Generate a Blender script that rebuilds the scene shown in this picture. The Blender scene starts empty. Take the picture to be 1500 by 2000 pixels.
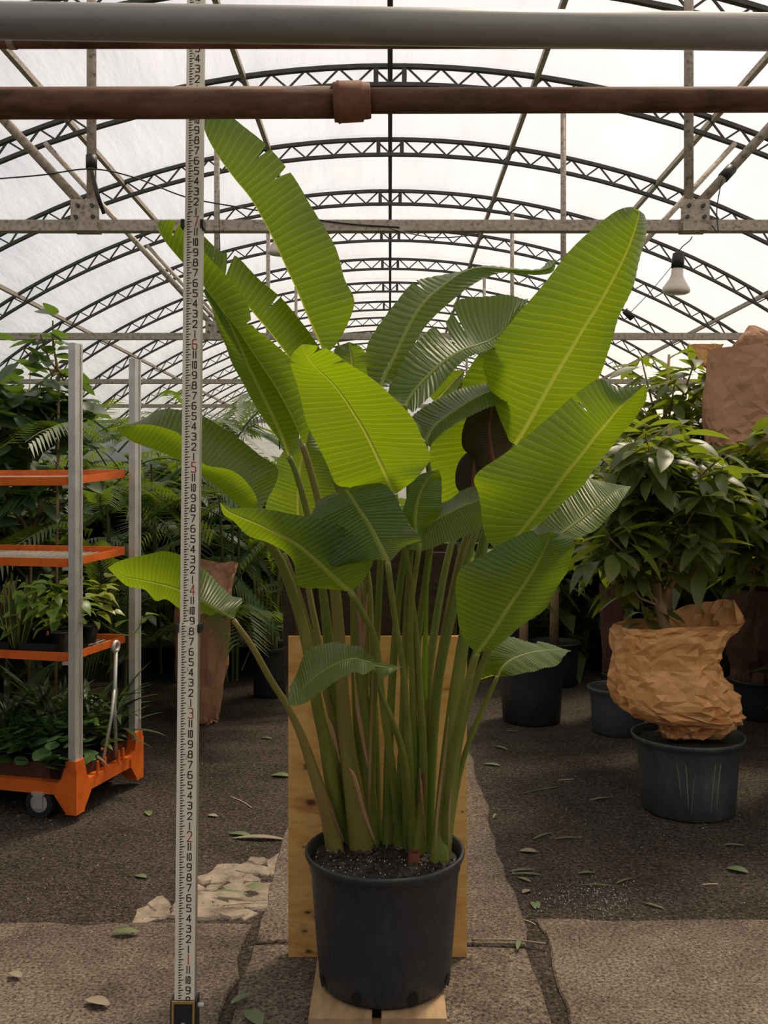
import bpy, bmesh, math, random
from mathutils import Vector, Matrix, Euler, noise
random.seed(7)
sc = bpy.context.scene
C = sc.collection
PI = math.pi

# ------------------------------------------------------------------ camera
FPX, VX, VY, CAMH = 1850.0, 762.0, 955.0, 1.47
cam_d = bpy.data.cameras.new('camera')
cam_d.sensor_fit = 'VERTICAL'
cam_d.sensor_height = 36.0
cam_d.lens = 36.0 * FPX / 2000.0
cam_d.shift_x = -(VX - 750) / 2000.0
cam_d.shift_y = -(1000 - VY) / 2000.0
cam_d.clip_start = 0.05
cam = bpy.data.objects.new('camera', cam_d)
C.objects.link(cam)
cam.location = (0, 0, CAMH)
cam.rotation_euler = (PI / 2, 0, 0)
sc.camera = cam

# ------------------------------------------------------------------ light
SUN_DIR = Vector((0.30, 0.36, 0.88)).normalized()      # towards the sun
world = bpy.data.worlds.new('sky')
sc.world = world
world.use_nodes = True
wn = world.node_tree
wn.nodes.clear()
wo = wn.nodes.new('ShaderNodeOutputWorld')
wb = wn.nodes.new('ShaderNodeBackground')
sky = wn.nodes.new('ShaderNodeTexSky')
sky.sky_type = 'NISHITA'
sky.sun_disc = False
sky.sun_elevation = math.asin(SUN_DIR.z)
sky.sun_rotation = math.atan2(SUN_DIR.x, SUN_DIR.y)
sky.air_density = 1.0
sky.dust_density = 4.0
wb.inputs['Strength'].default_value = 0.095
wn.links.new(sky.outputs[0], wb.inputs['Color'])
wn.links.new(wb.outputs[0], wo.inputs[0])
sun_d = bpy.data.lights.new('sun', 'SUN')
sun_d.energy = 4.5
sun_d.color = (1.0, 0.855, 0.64)
sun_d.angle = math.radians(9)
sun = bpy.data.objects.new('sun', sun_d)
C.objects.link(sun)
sun.location = (6, 6, 12)
sun.rotation_euler = SUN_DIR.to_track_quat('Z', 'Y').to_euler()
sc.view_settings.view_transform = 'Standard'
sc.view_settings.look = 'None'
sc.view_settings.gamma = 1.0
sc.view_settings.exposure = 0.47
sc.view_settings.use_curve_mapping = False
sc.cycles.transparent_max_bounces = 12

# ------------------------------------------------------------------ materials
def new_mat(name):
    m = bpy.data.materials.new(name)
    m.use_nodes = True
    nt = m.node_tree
    b = nt.nodes['Principled BSDF']
    return m, nt, b

def N(nt, t, **kw):
    n = nt.nodes.new(t)
    for k, v in kw.items():
        setattr(n, k, v)
    return n

def ramp(nt, fac, stops):
    r = N(nt, 'ShaderNodeValToRGB')
    while len(r.color_ramp.elements) < len(stops):
        r.color_ramp.elements.new(0.5)
    for e, (p, c) in zip(r.color_ramp.elements, stops):
        e.position = p
        e.color = (c[0], c[1], c[2], 1)
    nt.links.new(fac, r.inputs[0])
    return r.outputs[0]

def coords(nt, kind='Object', scale=(1, 1, 1)):
    tc = N(nt, 'ShaderNodeTexCoord')
    mp = N(nt, 'ShaderNodeMapping')
    mp.inputs['Scale'].default_value = scale
    nt.links.new(tc.outputs[kind], mp.inputs[0])
    return mp.outputs[0]

def noise_tex(nt, vec, scale, detail=4.0, rough=0.6):
    n = N(nt, 'ShaderNodeTexNoise')
    n.inputs['Scale'].default_value = scale
    n.inputs['Detail'].default_value = detail
    n.inputs['Roughness'].default_value = rough
    nt.links.new(vec, n.inputs['Vector'])
    return n.outputs['Fac']

def bump(nt, b, h, strength=0.4, dist=0.01):
    bp = N(nt, 'ShaderNodeBump')
    bp.inputs['Strength'].default_value = strength
    bp.inputs['Distance'].default_value = dist
    nt.links.new(h, bp.inputs['Height'])
    nt.links.new(bp.outputs[0], b.inputs['Normal'])

def plain(name, col, rough=0.6, metal=0.0, spec=0.5):
    m, nt, b = new_mat(name)
    b.inputs['Base Color'].default_value = (*col, 1)
    b.inputs['Roughness'].default_value = rough
    b.inputs['Metallic'].default_value = metal
    b.inputs['Specular IOR Level'].default_value = spec
    return m

def mottled(name, stops, scale=20, rough=0.7, metal=0.0, bs=0.3, bd=0.004, stretch=(1, 1, 1), detail=6.0, spec=0.4, kind='Object'):
    m, nt, b = new_mat(name)
    v = coords(nt, kind, stretch)
    f = noise_tex(nt, v, scale, detail, 0.65)
    nt.links.new(ramp(nt, f, stops), b.inputs['Base Color'])
    b.inputs['Roughness'].default_value = rough
    b.inputs['Metallic'].default_value = metal
    b.inputs['Specular IOR Level'].default_value = spec
    if bs:
        bump(nt, b, f, bs, bd)
    return m

def leaf_mat(name, dark, light, trans, mix=0.5, rough=0.38, veins=0.0, bump_s=0.35, spec=0.5, nscale=3.0):
    """thin leaf: glossy skin over a body that lets light through; veins run across the blade along UV.v"""
    m, nt, b = new_mat(name)
    out = nt.nodes['Material Output']
    tc = N(nt, 'ShaderNodeTexCoord')
    v = coords(nt, 'Object')
    f = noise_tex(nt, v, nscale, 3.0, 0.5)
    base = ramp(nt, f, [(0.3, dark), (0.7, light)])
    tr = N(nt, 'ShaderNodeBsdfTranslucent')
    tcol = N(nt, 'ShaderNodeRGB')
    tcol.outputs[0].default_value = (*trans, 1)
    tsock = tcol.outputs[0]
    if veins:
        sp = N(nt, 'ShaderNodeSeparateXYZ')
        nt.links.new(tc.outputs['UV'], sp.inputs[0])
        mul = N(nt, 'ShaderNodeMath', operation='MULTIPLY')
        mul.inputs[1].default_value = veins
        nt.links.new(sp.outputs['Y'], mul.inputs[0])
        dist = noise_tex(nt, v, 6.0, 2.0, 0.5)
        ad = N(nt, 'ShaderNodeMath', operation='MULTIPLY_ADD')
        ad.inputs[1].default_value = 0.9
        nt.links.new(dist, ad.inputs[0])
        nt.links.new(mul.outputs[0], ad.inputs[2])
        pp = N(nt, 'ShaderNodeMath', operation='PINGPONG')
        pp.inputs[1].default_value = 0.5
        nt.links.new(ad.outputs[0], pp.inputs[0])
        fine = N(nt, 'ShaderNodeMath', operation='MULTIPLY')
        fine.inputs[1].default_value = 5.0
        nt.links.new(ad.outputs[0], fine.inputs[0])
        fp = N(nt, 'ShaderNodeMath', operation='PINGPONG')
        fp.inputs[1].default_value = 0.5
        nt.links.new(fine.outputs[0], fp.inputs[0])
        line = ramp(nt, pp.outputs[0], [(0.0, (1, 1, 1)), (0.035, (1, 1, 1)), (0.12, (0, 0, 0))])
        def mixer(sock, factor_mul, lightcol):
            mx = N(nt, 'ShaderNodeMixRGB')
            fm = N(nt, 'ShaderNodeMath', operation='MULTIPLY')
            fm.inputs[1].default_value = factor_mul
            nt.links.new(line, fm.inputs[0])
            nt.links.new(fm.outputs[0], mx.inputs[0])
            nt.links.new(sock, mx.inputs[1])
            mx.inputs[2].default_value = (*lightcol, 1)
            return mx.outputs[0]
        base = mixer(base, 0.60, tuple(min(1, c * 1.9 + 0.02) for c in light))
        tsock = mixer(tsock, 0.6, tuple(min(1, c * 1.45 + 0.02) for c in trans))
        hm = N(nt, 'ShaderNodeMath', operation='MULTIPLY_ADD')
        hm.inputs[1].default_value = 0.12
        nt.links.new(fp.outputs[0], hm.inputs[0])
        nt.links.new(pp.outputs[0], hm.inputs[2])
        bump(nt, b, hm.outputs[0], bump_s, 0.012)
    nt.links.new(base, b.inputs['Base Color'])
    b.inputs['Roughness'].default_value = rough
    b.inputs['Specular IOR Level'].default_value = spec
    nt.links.new(tsock, tr.inputs['Color'])
    mx = N(nt, 'ShaderNodeMixShader')
    mx.inputs[0].default_value = mix
    nt.links.new(b.outputs[0], mx.inputs[1])
    nt.links.new(tr.outputs[0], mx.inputs[2])
    nt.links.new(mx.outputs[0], out.inputs[0])
    return m

M = {}
M['blade'] = leaf_mat('bird_of_paradise_leaf', (0.045, 0.080, 0.014), (0.070, 0.115, 0.020), (0.31, 0.45, 0.003), 0.46, 0.36, veins=42, bump_s=0.30, spec=0.55)
M['blade_brown'] = leaf_mat('dark_brown_leaf', (0.020, 0.014, 0.008), (0.035, 0.024, 0.012), (0.05, 0.035, 0.008), 0.3, 0.5, veins=42, bump_s=0.22)  # darker, browner and less translucent than the other blades
M['midrib'] = leaf_mat('leaf_midrib', (0.20, 0.26, 0.05), (0.26, 0.32, 0.07), (0.50, 0.55, 0.05), 0.48, 0.45)
M['petiole'] = mottled('petiole_green', [(0.3, (0.120, 0.165, 0.022)), (0.55, (0.180, 0.215, 0.034)), (0.75, (0.280, 0.250, 0.050))], 3.0, 0.42, 0, 0.12, 0.002, (6, 6, 0.8))
M['petiole_old'] = mottled('petiole_old', [(0.3, (0.170, 0.155, 0.030)), (0.5, (0.235, 0.200, 0.046)), (0.75, (0.260, 0.150, 0.060))], 3.0, 0.45, 0, 0.12, 0.002, (6, 6, 0.8))
M['sheath'] = mottled('dry_sheath', [(0.3, (0.24, 0.13, 0.06)), (0.7, (0.38, 0.22, 0.11))], 12, 0.7, 0, 0.2, 0.002, (1, 1, 0.2))
M['red_sheath'] = mottled('red_sheath', [(0.3, (0.13, 0.035, 0.018)), (0.7, (0.24, 0.08, 0.035))], 10, 0.6, 0, 0.2, 0.002, (1, 1, 0.2))
M['spear'] = leaf_mat('spear_leaf', (0.20, 0.30, 0.02), (0.28, 0.40, 0.03), (0.5, 0.65, 0.03), 0.4, 0.4)
M['pot_black'] = mottled('black_nursery_plastic', [(0.3, (0.020, 0.022, 0.025)), (0.62, (0.034, 0.037, 0.042)), (0.8, (0.062, 0.064, 0.066))], 26, 0.46, 0, 0.16, 0.003, (2.2, 2.2, 0.7))
M['pot_dusty'] = mottled('dusty_pot_plastic', [(0.3, (0.040, 0.044, 0.046)), (0.6, (0.075, 0.08, 0.082)), (0.8, (0.13, 0.135, 0.13))], 9, 0.55, 0, 0.12, 0.003, (1.5, 1.5, 0.5))
M['pot_blue'] = mottled('blue_grey_pot_plastic', [(0.3, (0.055, 0.068, 0.080)), (0.7, (0.095, 0.11, 0.125))], 9, 0.5, 0, 0.1, 0.003)
M['hole'] = plain('drain_hole', (0.004, 0.004, 0.004), 0.9)
M['soil'] = mottled('potting_soil', [(0.3, (0.010, 0.008, 0.006)), (0.6, (0.030, 0.025, 0.019)), (0.8, (0.07, 0.06, 0.045))], 90, 0.9, 0, 1.0, 0.008)
M['perlite'] = plain('perlite', (0.62, 0.60, 0.54), 0.9)
M['bark'] = plain('bark_chip', (0.035, 0.026, 0.018), 0.9)
M['rod'] = mottled('rod_cream_paint', [(0.3, (0.84, 0.77, 0.60)), (0.7, (0.90, 0.84, 0.68))], 9, 0.42, 0, 0.0)
M['rod_side'] = plain('rod_side', (0.30, 0.28, 0.23), 0.45)
M['ink'] = plain('black_ink', (0.028, 0.022, 0.016), 0.6)
M['ink_red'] = plain('red_ink', (0.52, 0.05, 0.035), 0.6)
M['ink_faint'] = plain('faint_ink', (0.36, 0.31, 0.22), 0.6)
M['black_rubber'] = plain('black_rubber', (0.018, 0.018, 0.018), 0.6)
M['brass'] = plain('brass_frame', (0.55, 0.36, 0.12), 0.4, 0.6)
M['steel'] = mottled('galvanised_steel', [(0.3, (0.50, 0.48, 0.43)), (0.7, (0.68, 0.66, 0.60))], 12, 0.36, 0.45, 0.05, 0.002)
M['truss'] = mottled('dark_weathered_steel', [(0.3, (0.045, 0.050, 0.045)), (0.7, (0.085, 0.088, 0.078))], 14, 0.6, 0.2, 0.1, 0.002)
M['galv'] = mottled('speckled_galvanised_tube', [(0.32, (0.14, 0.115, 0.085)), (0.46, (0.40, 0.345, 0.275)), (0.7, (0.56, 0.49, 0.40))], 38, 0.6, 0.25, 0.1, 0.002)
M['pvc'] = mottled('grey_pvc', [(0.25, (0.20, 0.19, 0.17)), (0.5, (0.30, 0.29, 0.265)), (0.75, (0.36, 0.345, 0.315))], 5, 0.38, 0, 0.05, 0.002, (0.4, 3, 3))
M['rust'] = mottled('rusted_iron', [(0.28, (0.030, 0.018, 0.012)), (0.42, (0.13, 0.062, 0.036)), (0.6, (0.22, 0.115, 0.068)), (0.8, (0.32, 0.20, 0.125))], 11, 0.72, 0.1, 0.3, 0.003, (0.7, 2.4, 2.4))
M['rust_red'] = mottled('rusted_coupling', [(0.3, (0.16, 0.065, 0.035)), (0.7, (0.34, 0.155, 0.085))], 14, 0.75, 0.1, 0.3, 0.003)
M['orange'] = mottled('orange_paint', [(0.25, (0.42, 0.075, 0.010)), (0.5, (0.78, 0.150, 0.016)), (0.8, (0.86, 0.19, 0.03))], 6, 0.42, 0, 0.05, 0.002)
M['board_brown'] = mottled('brown_base_board', [(0.3, (0.06, 0.020, 0.012)), (0.7, (0.12, 0.045, 0.025))], 6, 0.6, 0, 0.1, 0.002)
M['dark_panel'] = None
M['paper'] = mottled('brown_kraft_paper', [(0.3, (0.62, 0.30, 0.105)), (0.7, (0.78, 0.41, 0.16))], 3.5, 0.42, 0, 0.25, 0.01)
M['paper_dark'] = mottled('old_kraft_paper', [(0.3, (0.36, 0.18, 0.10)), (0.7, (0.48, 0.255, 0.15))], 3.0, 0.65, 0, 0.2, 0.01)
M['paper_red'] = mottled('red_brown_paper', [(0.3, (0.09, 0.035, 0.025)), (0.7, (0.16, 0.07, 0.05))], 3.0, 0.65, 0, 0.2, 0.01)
def crease(m, sc, st):
    nt = m.node_tree; b = nt.nodes['Principled BSDF']
    v = coords(nt, 'Object')
    vo = N(nt, 'ShaderNodeTexVoronoi', feature='F1', distance='EUCLIDEAN')
    vo.inputs['Scale'].default_value = sc
    nz = N(nt, 'ShaderNodeTexNoise'); nz.inputs['Scale'].default_value = sc * 0.7
    mv = N(nt, 'ShaderNodeMixRGB', blend_type='ADD'); mv.inputs[0].default_value = 0.25
    nt.links.new(v, nz.inputs['Vector']); nt.links.new(v, mv.inputs[1]); nt.links.new(nz.outputs['Color'], mv.inputs[2])
    nt.links.new(mv.outputs[0], vo.inputs['Vector'])
    bump(nt, b, vo.outputs['Distance'], st, 0.03)
crease(M['paper'], 9, 0.35); crease(M['paper_dark'], 8, 0.25); crease(M['paper_red'], 8, 0.25)
M['trunk'] = mottled('tree_bark', [(0.3, (0.22, 0.15, 0.075)), (0.7, (0.42, 0.29, 0.15))], 22, 0.8, 0, 0.4, 0.006, (1, 1, 0.4))
M['cane'] = mottled('palm_cane', [(0.3, (0.14, 0.13, 0.03)), (0.7, (0.32, 0.24, 0.06))], 9, 0.6, 0, 0.2, 0.004, (1, 1, 2))
M['dark_cane'] = mottled('green_palm_stalk', [(0.3, (0.035, 0.05, 0.014)), (0.7, (0.075, 0.085, 0.025))], 9, 0.6, 0, 0.2, 0.004)
M['lance'] = leaf_mat('lance_leaf', (0.075, 0.100, 0.026), (0.125, 0.150, 0.042), (0.34, 0.44, 0.02), 0.36, 0.38, nscale=2)
M['ficus'] = leaf_mat('ficus_leaf', (0.040, 0.075, 0.030), (0.085, 0.125, 0.060), (0.20, 0.33, 0.03), 0.30, 0.40, nscale=2)
M['palm'] = leaf_mat('palm_leaf', (0.035, 0.070, 0.018), (0.070, 0.115, 0.030), (0.24, 0.36, 0.02), 0.34, 0.42, nscale=2)
M['pothos'] = leaf_mat('pothos_leaf', (0.07, 0.14, 0.02), (0.20, 0.32, 0.03), (0.35, 0.50, 0.03), 0.35, 0.35, nscale=9)
M['pothos_gold'] = leaf_mat('golden_pothos_leaf', (0.10, 0.17, 0.02), (0.46, 0.48, 0.10), (0.45, 0.5, 0.05), 0.35, 0.35, nscale=22)
M['peperomia'] = leaf_mat('round_glossy_leaf', (0.045, 0.105, 0.032), (0.085, 0.165, 0.055), (0.18, 0.34, 0.04), 0.22, 0.28, nscale=4)
M['snake'] = leaf_mat('snake_leaf', (0.045, 0.065, 0.025), (0.10, 0.13, 0.05), (0.2, 0.25, 0.03), 0.15, 0.4, nscale=9)
M['snake_edge'] = leaf_mat('snake_leaf_edge', (0.45, 0.40, 0.10), (0.55, 0.48, 0.14), (0.4, 0.4, 0.08), 0.2, 0.4)
M['grassy'] = leaf_mat('thin_dark_leaf', (0.022, 0.045, 0.014), (0.045, 0.075, 0.022), (0.12, 0.2, 0.02), 0.25, 0.45)
M['bulb'] = plain('frosted_bulb', (0.74, 0.66, 0.56), 0.3)
M['black_plastic'] = plain('black_plastic', (0.012, 0.012, 0.013), 0.45)
M['tape'] = plain('black_tape', (0.012, 0.012, 0.012), 0.5)
M['litter_green'] = leaf_mat('cut_green_leaf', (0.09, 0.13, 0.05), (0.16, 0.20, 0.08), (0.2, 0.3, 0.05), 0.15, 0.5)
M['litter_dry'] = plain('dry_leaf', (0.24, 0.20, 0.13), 0.8)
M['litter_pale'] = plain('pale_stalk', (0.45, 0.38, 0.26), 0.7)
M['mesh_bench'] = plain('expanded_metal', (0.10, 0.10, 0.09), 0.6, 0.4)

def film_material():
    m = bpy.data.materials.new('greenhouse_film')
    m.use_nodes = True
    nt = m.node_tree
    nt.nodes.clear()
    out = N(nt, 'ShaderNodeOutputMaterial')
    tr = N(nt, 'ShaderNodeBsdfTranslucent')
    v = coords(nt, 'Object', (1.6, 0.35, 1.6))
    f = noise_tex(nt, v, 1.0, 4.0, 0.55)
    nt.links.new(ramp(nt, f, [(0.30, (0.57, 0.545, 0.505)), (0.50, (0.62, 0.595, 0.555)), (0.70, (0.66, 0.64, 0.605))]), tr.inputs['Color'])
    f2 = noise_tex(nt, v, 2.0, 4.0, 0.6)
    bp = N(nt, 'ShaderNodeBump')
    bp.inputs['Strength'].default_value = 0.35
    bp.inputs['Distance'].default_value = 0.12
    nt.links.new(f2, bp.inputs['Height'])
    nt.links.new(bp.outputs[0], tr.inputs['Normal'])
    tp = N(nt, 'ShaderNodeBsdfTransparent')
    tp.inputs[0].default_value = (0.95, 0.95, 0.95, 1)
    mx = N(nt, 'ShaderNodeMixShader')
    mx.inputs[0].default_value = 0.50
    nt.links.new(tp.outputs[0], mx.inputs[1])
    nt.links.new(tr.outputs[0], mx.inputs[2])
    nt.links.new(mx.outputs[0], out.inputs[0])
    return m
M['film'] = film_material()

def ground_mats():
    def speckled(name, base, flecks, fine_scale, fleck_scale, fleck_cut, bs):
        m, nt, b = new_mat(name)
        v = coords(nt, 'Object')
        big = noise_tex(nt, v, 1.5, 5, 0.62)
        mid = noise_tex(nt, v, 9.0, 4, 0.65)
        fine = noise_tex(nt, v, fine_scale, 5, 0.7)
        vor = N(nt, 'ShaderNodeTexVoronoi')
        vor.inputs['Scale'].default_value = fleck_scale
        nt.links.new(v, vor.inputs['Vector'])
        sm = N(nt, 'ShaderNodeMath', operation='MULTIPLY_ADD')
        sm.inputs[1].default_value = 0.45
        nt.links.new(mid, sm.inputs[0]); nt.links.new(big, sm.inputs[2])
        c1 = ramp(nt, sm.outputs[0], base)
        c2 = ramp(nt, fine, [(0.36, (0.18, 0.17, 0.16)), (0.50, (0.80, 0.80, 0.80)), (0.60, (1.25, 1.22, 1.18)), (0.72, (2.3, 2.2, 2.0))])
        mu = N(nt, 'ShaderNodeMixRGB', blend_type='MULTIPLY')
        mu.inputs[0].default_value = 1
        nt.links.new(c1, mu.inputs[1]); nt.links.new(c2, mu.inputs[2])
        sep = N(nt, 'ShaderNodeSeparateColor')
        nt.links.new(vor.outputs['Color'], sep.inputs[0])
        mask = ramp(nt, sep.outputs[0], [(fleck_cut, (0, 0, 0)), (fleck_cut + 0.02, (0.8, 0.8, 0.8))])
        mx = N(nt, 'ShaderNodeMixRGB')
        nt.links.new(mask, mx.inputs[0]); nt.links.new(mu.outputs[0], mx.inputs[1])
        mx.inputs[2].default_value = (*flecks, 1)
        nt.links.new(mx.outputs[0], b.inputs['Base Color'])
        b.inputs['Roughness'].default_value = 0.93
        b.inputs['Specular IOR Level'].default_value = 0.15
        ad = N(nt, 'ShaderNodeMath', operation='MULTIPLY_ADD')
        ad.inputs[1].default_value = 0.5
        nt.links.new(vor.outputs[0], ad.inputs[0]); nt.links.new(fine, ad.inputs[2])
        bump(nt, b, ad.outputs[0], bs, 0.02)
        return m
    M['dirt'] = speckled('dirt_floor', [(0.5, (0.050, 0.037, 0.030)), (0.7, (0.080, 0.062, 0.050)), (0.9, (0.115, 0.092, 0.075))], (0.16, 0.135, 0.11), 60, 140, 0.92, 0.9)
    M['concrete'] = speckled('worn_concrete', [(0.5, (0.095, 0.073, 0.056)), (0.68, (0.165, 0.130, 0.100)), (0.85, (0.235, 0.190, 0.145))], (0.20, 0.17, 0.135), 95, 160, 0.95, 0.5)
    M['rubble'] = mottled('broken_concrete', [(0.3, (0.11, 0.085, 0.062)), (0.5, (0.24, 0.19, 0.14)), (0.7, (0.36, 0.29, 0.215))], 11, 0.9, 0, 0.8, 0.02)
ground_mats()

def wood_mat(name, stops, knots, grain_scale, kcol, stretch=(1.0, 1, 5.0)):
    m, nt, b = new_mat(name)
    tc = N(nt, 'ShaderNodeTexCoord')
    v = coords(nt, 'Object', stretch)
    warp = N(nt, 'ShaderNodeTexNoise')
    warp.inputs['Scale'].default_value = 3.0
    warp.inputs['Detail'].default_value = 3.0
    nt.links.new(v, warp.inputs['Vector'])
    mixv = N(nt, 'ShaderNodeMixRGB', blend_type='ADD')
    mixv.inputs[0].default_value = 0.55
    nt.links.new(v, mixv.inputs[1]); nt.links.new(warp.outputs['Color'], mixv.inputs[2])
    g = noise_tex(nt, mixv.outputs[0], grain_scale, 6, 0.6)
    col = ramp(nt, g, stops)
    for (x, z, r) in knots:
        vs = N(nt, 'ShaderNodeVectorMath', operation='SUBTRACT')
        vs.inputs[1].default_value = (x, 0, z)
        nt.links.new(tc.outputs['Object'], vs.inputs[0])
        vm = N(nt, 'ShaderNodeVectorMath', operation='MULTIPLY')
        vm.inputs[1].default_value = (0.75, 0, 1.3)
        nt.links.new(vs.outputs[0], vm.inputs[0])
        ln = N(nt, 'ShaderNodeVectorMath', operation='LENGTH')
        nt.links.new(vm.outputs[0], ln.inputs[0])
        wig = N(nt, 'ShaderNodeMath', operation='MULTIPLY_ADD')
        wig.inputs[1].default_value = r * 1.8
        nt.links.new(g, wig.inputs[0]); nt.links.new(ln.outputs['Value'], wig.inputs[2])
        dv = N(nt, 'ShaderNodeMath', operation='DIVIDE')
        dv.inputs[1].default_value = r * 3.2
        nt.links.new(wig.outputs[0], dv.inputs[0])
        mask = ramp(nt, dv.outputs[0], [(0.34, (0.95, 0.95, 0.95)), (0.44, (0.5, 0.5, 0.5)), (0.50, (0.16, 0.16, 0.16)), (0.95, (0, 0, 0))])
        mx = N(nt, 'ShaderNodeMixRGB')
        nt.links.new(mask, mx.inputs[0]); nt.links.new(col, mx.inputs[1])
        mx.inputs[2].default_value = (*kcol, 1)
        col = mx.outputs[0]
    nt.links.new(col, b.inputs['Base Color'])
    b.inputs['Roughness'].default_value = 0.55
    bump(nt, b, g, 0.15, 0.003)
    return m

# ------------------------------------------------------------------ helpers
def P(px, py, Y):
    return Vector(((px - VX) / FPX * Y, Y, CAMH - (py - VY) / FPX * Y))

def G(px, py, z=0.0):
    Y = (CAMH - z) * FPX / (py - VY)
    return Vector(((px - VX) / FPX * Y, Y, z))

class MB:
    def __init__(s):
        s.v = []; s.f = []; s.uv = None
    def add(s, vs, fs):
        o = len(s.v)
        s.v += [tuple(p) for p in vs]
        s.f += [tuple(i + o for i in q) for q in fs]
        return s
    def box(s, lo, hi, mat=None):
        (a, b, c), (d, e, f) = lo, hi
        vs = [Vector(p) for p in ((a, b, c), (d, b, c), (d, e, c), (a, e, c), (a, b, f), (d, b, f), (d, e, f), (a, e, f))]
        if mat is not None:
            vs = [mat @ p for p in vs]
        return s.add(vs, [(0, 3, 2, 1), (4, 5, 6, 7), (0, 1, 5, 4), (1, 2, 6, 5), (2, 3, 7, 6), (3, 0, 4, 7)])
    def bar(s, p, q, w, h, up=Vector((0, 0, 1))):
        p, q = Vector(p), Vector(q)
        d = (q - p).normalized()
        a = d.cross(up)
        if a.length < 1e-4:
            a = d.cross(Vector((0, 1, 0)))
        a.normalize()
        b = a.cross(d)
        vs = []
        for c in (p, q):
            for i, j in ((-1, -1), (1, -1), (1, 1), (-1, 1)):
                vs.append(c + a * (w / 2 * i) + b * (h / 2 * j))
        return s.add(vs, [(3, 2, 1, 0), (4, 5, 6, 7), (0, 1, 5, 4), (1, 2, 6, 5), (2, 3, 7, 6), (3, 0, 4, 7)])
    def tube(s, pts, rad, n=8, caps=True, flat=1.0, fdir=None):
        pts = [Vector(p) for p in pts]
        if not isinstance(rad, (list, tuple)):
            rad = [rad] * len(pts)
        vs = []
        prev = None
        for i, p in enumerate(pts):
            d = (pts[min(i + 1, len(pts) - 1)] - pts[max(i - 1, 0)]).normalized()
            if prev is None:
                a = d.cross(Vector((0, 1, 0)) if fdir is None else fdir)
                if a.length < 1e-3:
                    a = d.cross(Vector((1, 0, 0)))
            else:
                a = prev - d * prev.dot(d)
            a.normalize(); prev = a
            b = d.cross(a)
            for k in range(n):
                t = 2 * PI * k / n
                vs.append(p + a * (math.cos(t) * rad[i]) + b * (math.sin(t) * rad[i] * flat))
        fs = []
        for i in range(len(pts) - 1):
            for k in range(n):
                k2 = (k + 1) % n
                fs.append((i * n + k, i * n + k2, (i + 1) * n + k2, (i + 1) * n + k))
        if caps:
            fs.append(tuple(range(n - 1, -1, -1)))
            fs.append(tuple((len(pts) - 1) * n + k for k in range(n)))
        return s.add(vs, fs)
    def lathe(s, prof, n=32, c=(0, 0, 0), wob=None):
        vs = []; m = len(prof)
        for k in range(n):
            t = 2 * PI * k / n
            for j, (r, z) in enumerate(prof):
                rr = r * (wob(t, j) if wob else 1.0)
                vs.append((c[0] + math.cos(t) * rr, c[1] + math.sin(t) * rr, c[2] + z))
        fs = []
        for k in range(n):
            k2 = (k + 1) % n
            for j in range(m - 1):
                fs.append((k * m + j, k2 * m + j, k2 * m + j + 1, k * m + j + 1))
        return s.add(vs, fs)
    def mesh(s, name, mat, smooth=False):
        me = bpy.data.meshes.new(name)
        me.from_pydata(s.v, [], s.f)
        if mat is not None:
            me.materials.append(mat)
        if smooth:
            me.polygons.foreach_set('use_smooth', [True] * len(me.polygons))
        me.update()
        return me
    def build(s, name, mat, parent=None, smooth=False):
        return obj(name, s.mesh(name, mat, smooth), parent)

def obj(name, me, parent=None, loc=None):
    o = bpy.data.objects.new(name, me)
    C.objects.link(o)
    if parent is not None:
        o.parent = parent
    if loc is not None:
        o.location = loc
    return o

def tag(o, label=None, cat=None, group=None, kind=None):
    if label: o['label'] = label
    if cat: o['category'] = cat
    if group: o['group'] = group
    if kind: o['kind'] = kind
    return o

def thing(name, loc, label, cat, group=None, rot=(0, 0, 0)):
    o = bpy.data.objects.new(name, None)
    C.objects.link(o)
    o.empty_display_size = 0.05
    o.location = loc
    o.rotation_euler = rot
    return tag(o, label, cat, group)

def wparent(o, p):
    """parent a part whose mesh is in world space to a thing (or to a part that sits at the world origin of that thing)"""
    o.parent = p
    chain = Matrix.Identity(4)
    q = p
    mats = []
    while q is not None:
        mats.append(Matrix.LocRotScale(q.location, q.rotation_euler, q.scale) if q.parent is None else q.matrix_parent_inverse @ Matrix.LocRotScale(q.location, q.rotation_euler, q.scale))
        q = q.parent
    for mm in reversed(mats):
        chain = chain @ mm
    o.matrix_parent_inverse = chain.inverted()
    return o

def crom(pts, t):
    n = len(pts) - 1
    x = min(max(t, 0.0), 1.0) * n
    i = min(int(x), n - 1)
    f = x - i
    p1, p2 = pts[i], pts[i + 1]
    p0 = pts[i - 1] if i > 0 else p1 * 2 - p2
    p3 = pts[i + 2] if i + 2 <= n else p2 * 2 - p1
    return 0.5 * ((2 * p1) + (p2 - p0) * f + (2 * p0 - 5 * p1 + 4 * p2 - p3) * f * f + (3 * p1 - p0 - 3 * p2 + p3) * f ** 3)

# ================================================================== STRUCTURE
HR = 3.9                                     # ridge above the lens
RAD = 2.41 * HR
ZR = CAMH + HR
def arch(X, off=0.0):
    return ZR - off - (RAD - math.sqrt(RAD * RAD - X * X))
XE = 1.636 * HR
SP = 0.2525e-3 * FPX * HR
Y0 = FPX * HR * (1.205e-3 - 2 * 0.2525e-3)   # first truss in front of the lens
def truss_y(i):                              # i = 0 is the nearest
    return Y0 + SP * i
NT = 17
YB, YF = Y0 - SP * 7, truss_y(NT - 1) + 0.6

# ground
f = MB()
f.add([(-9, -8, 0), (9, -8, 0), (9, 40, 0), (-9, 40, 0)], [(0, 1, 2, 3)])
floor = f.build('floor', M['dirt'])
tag(floor, 'dark brown dirt floor of the greenhouse strewn with leaf scraps', kind='structure')

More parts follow.
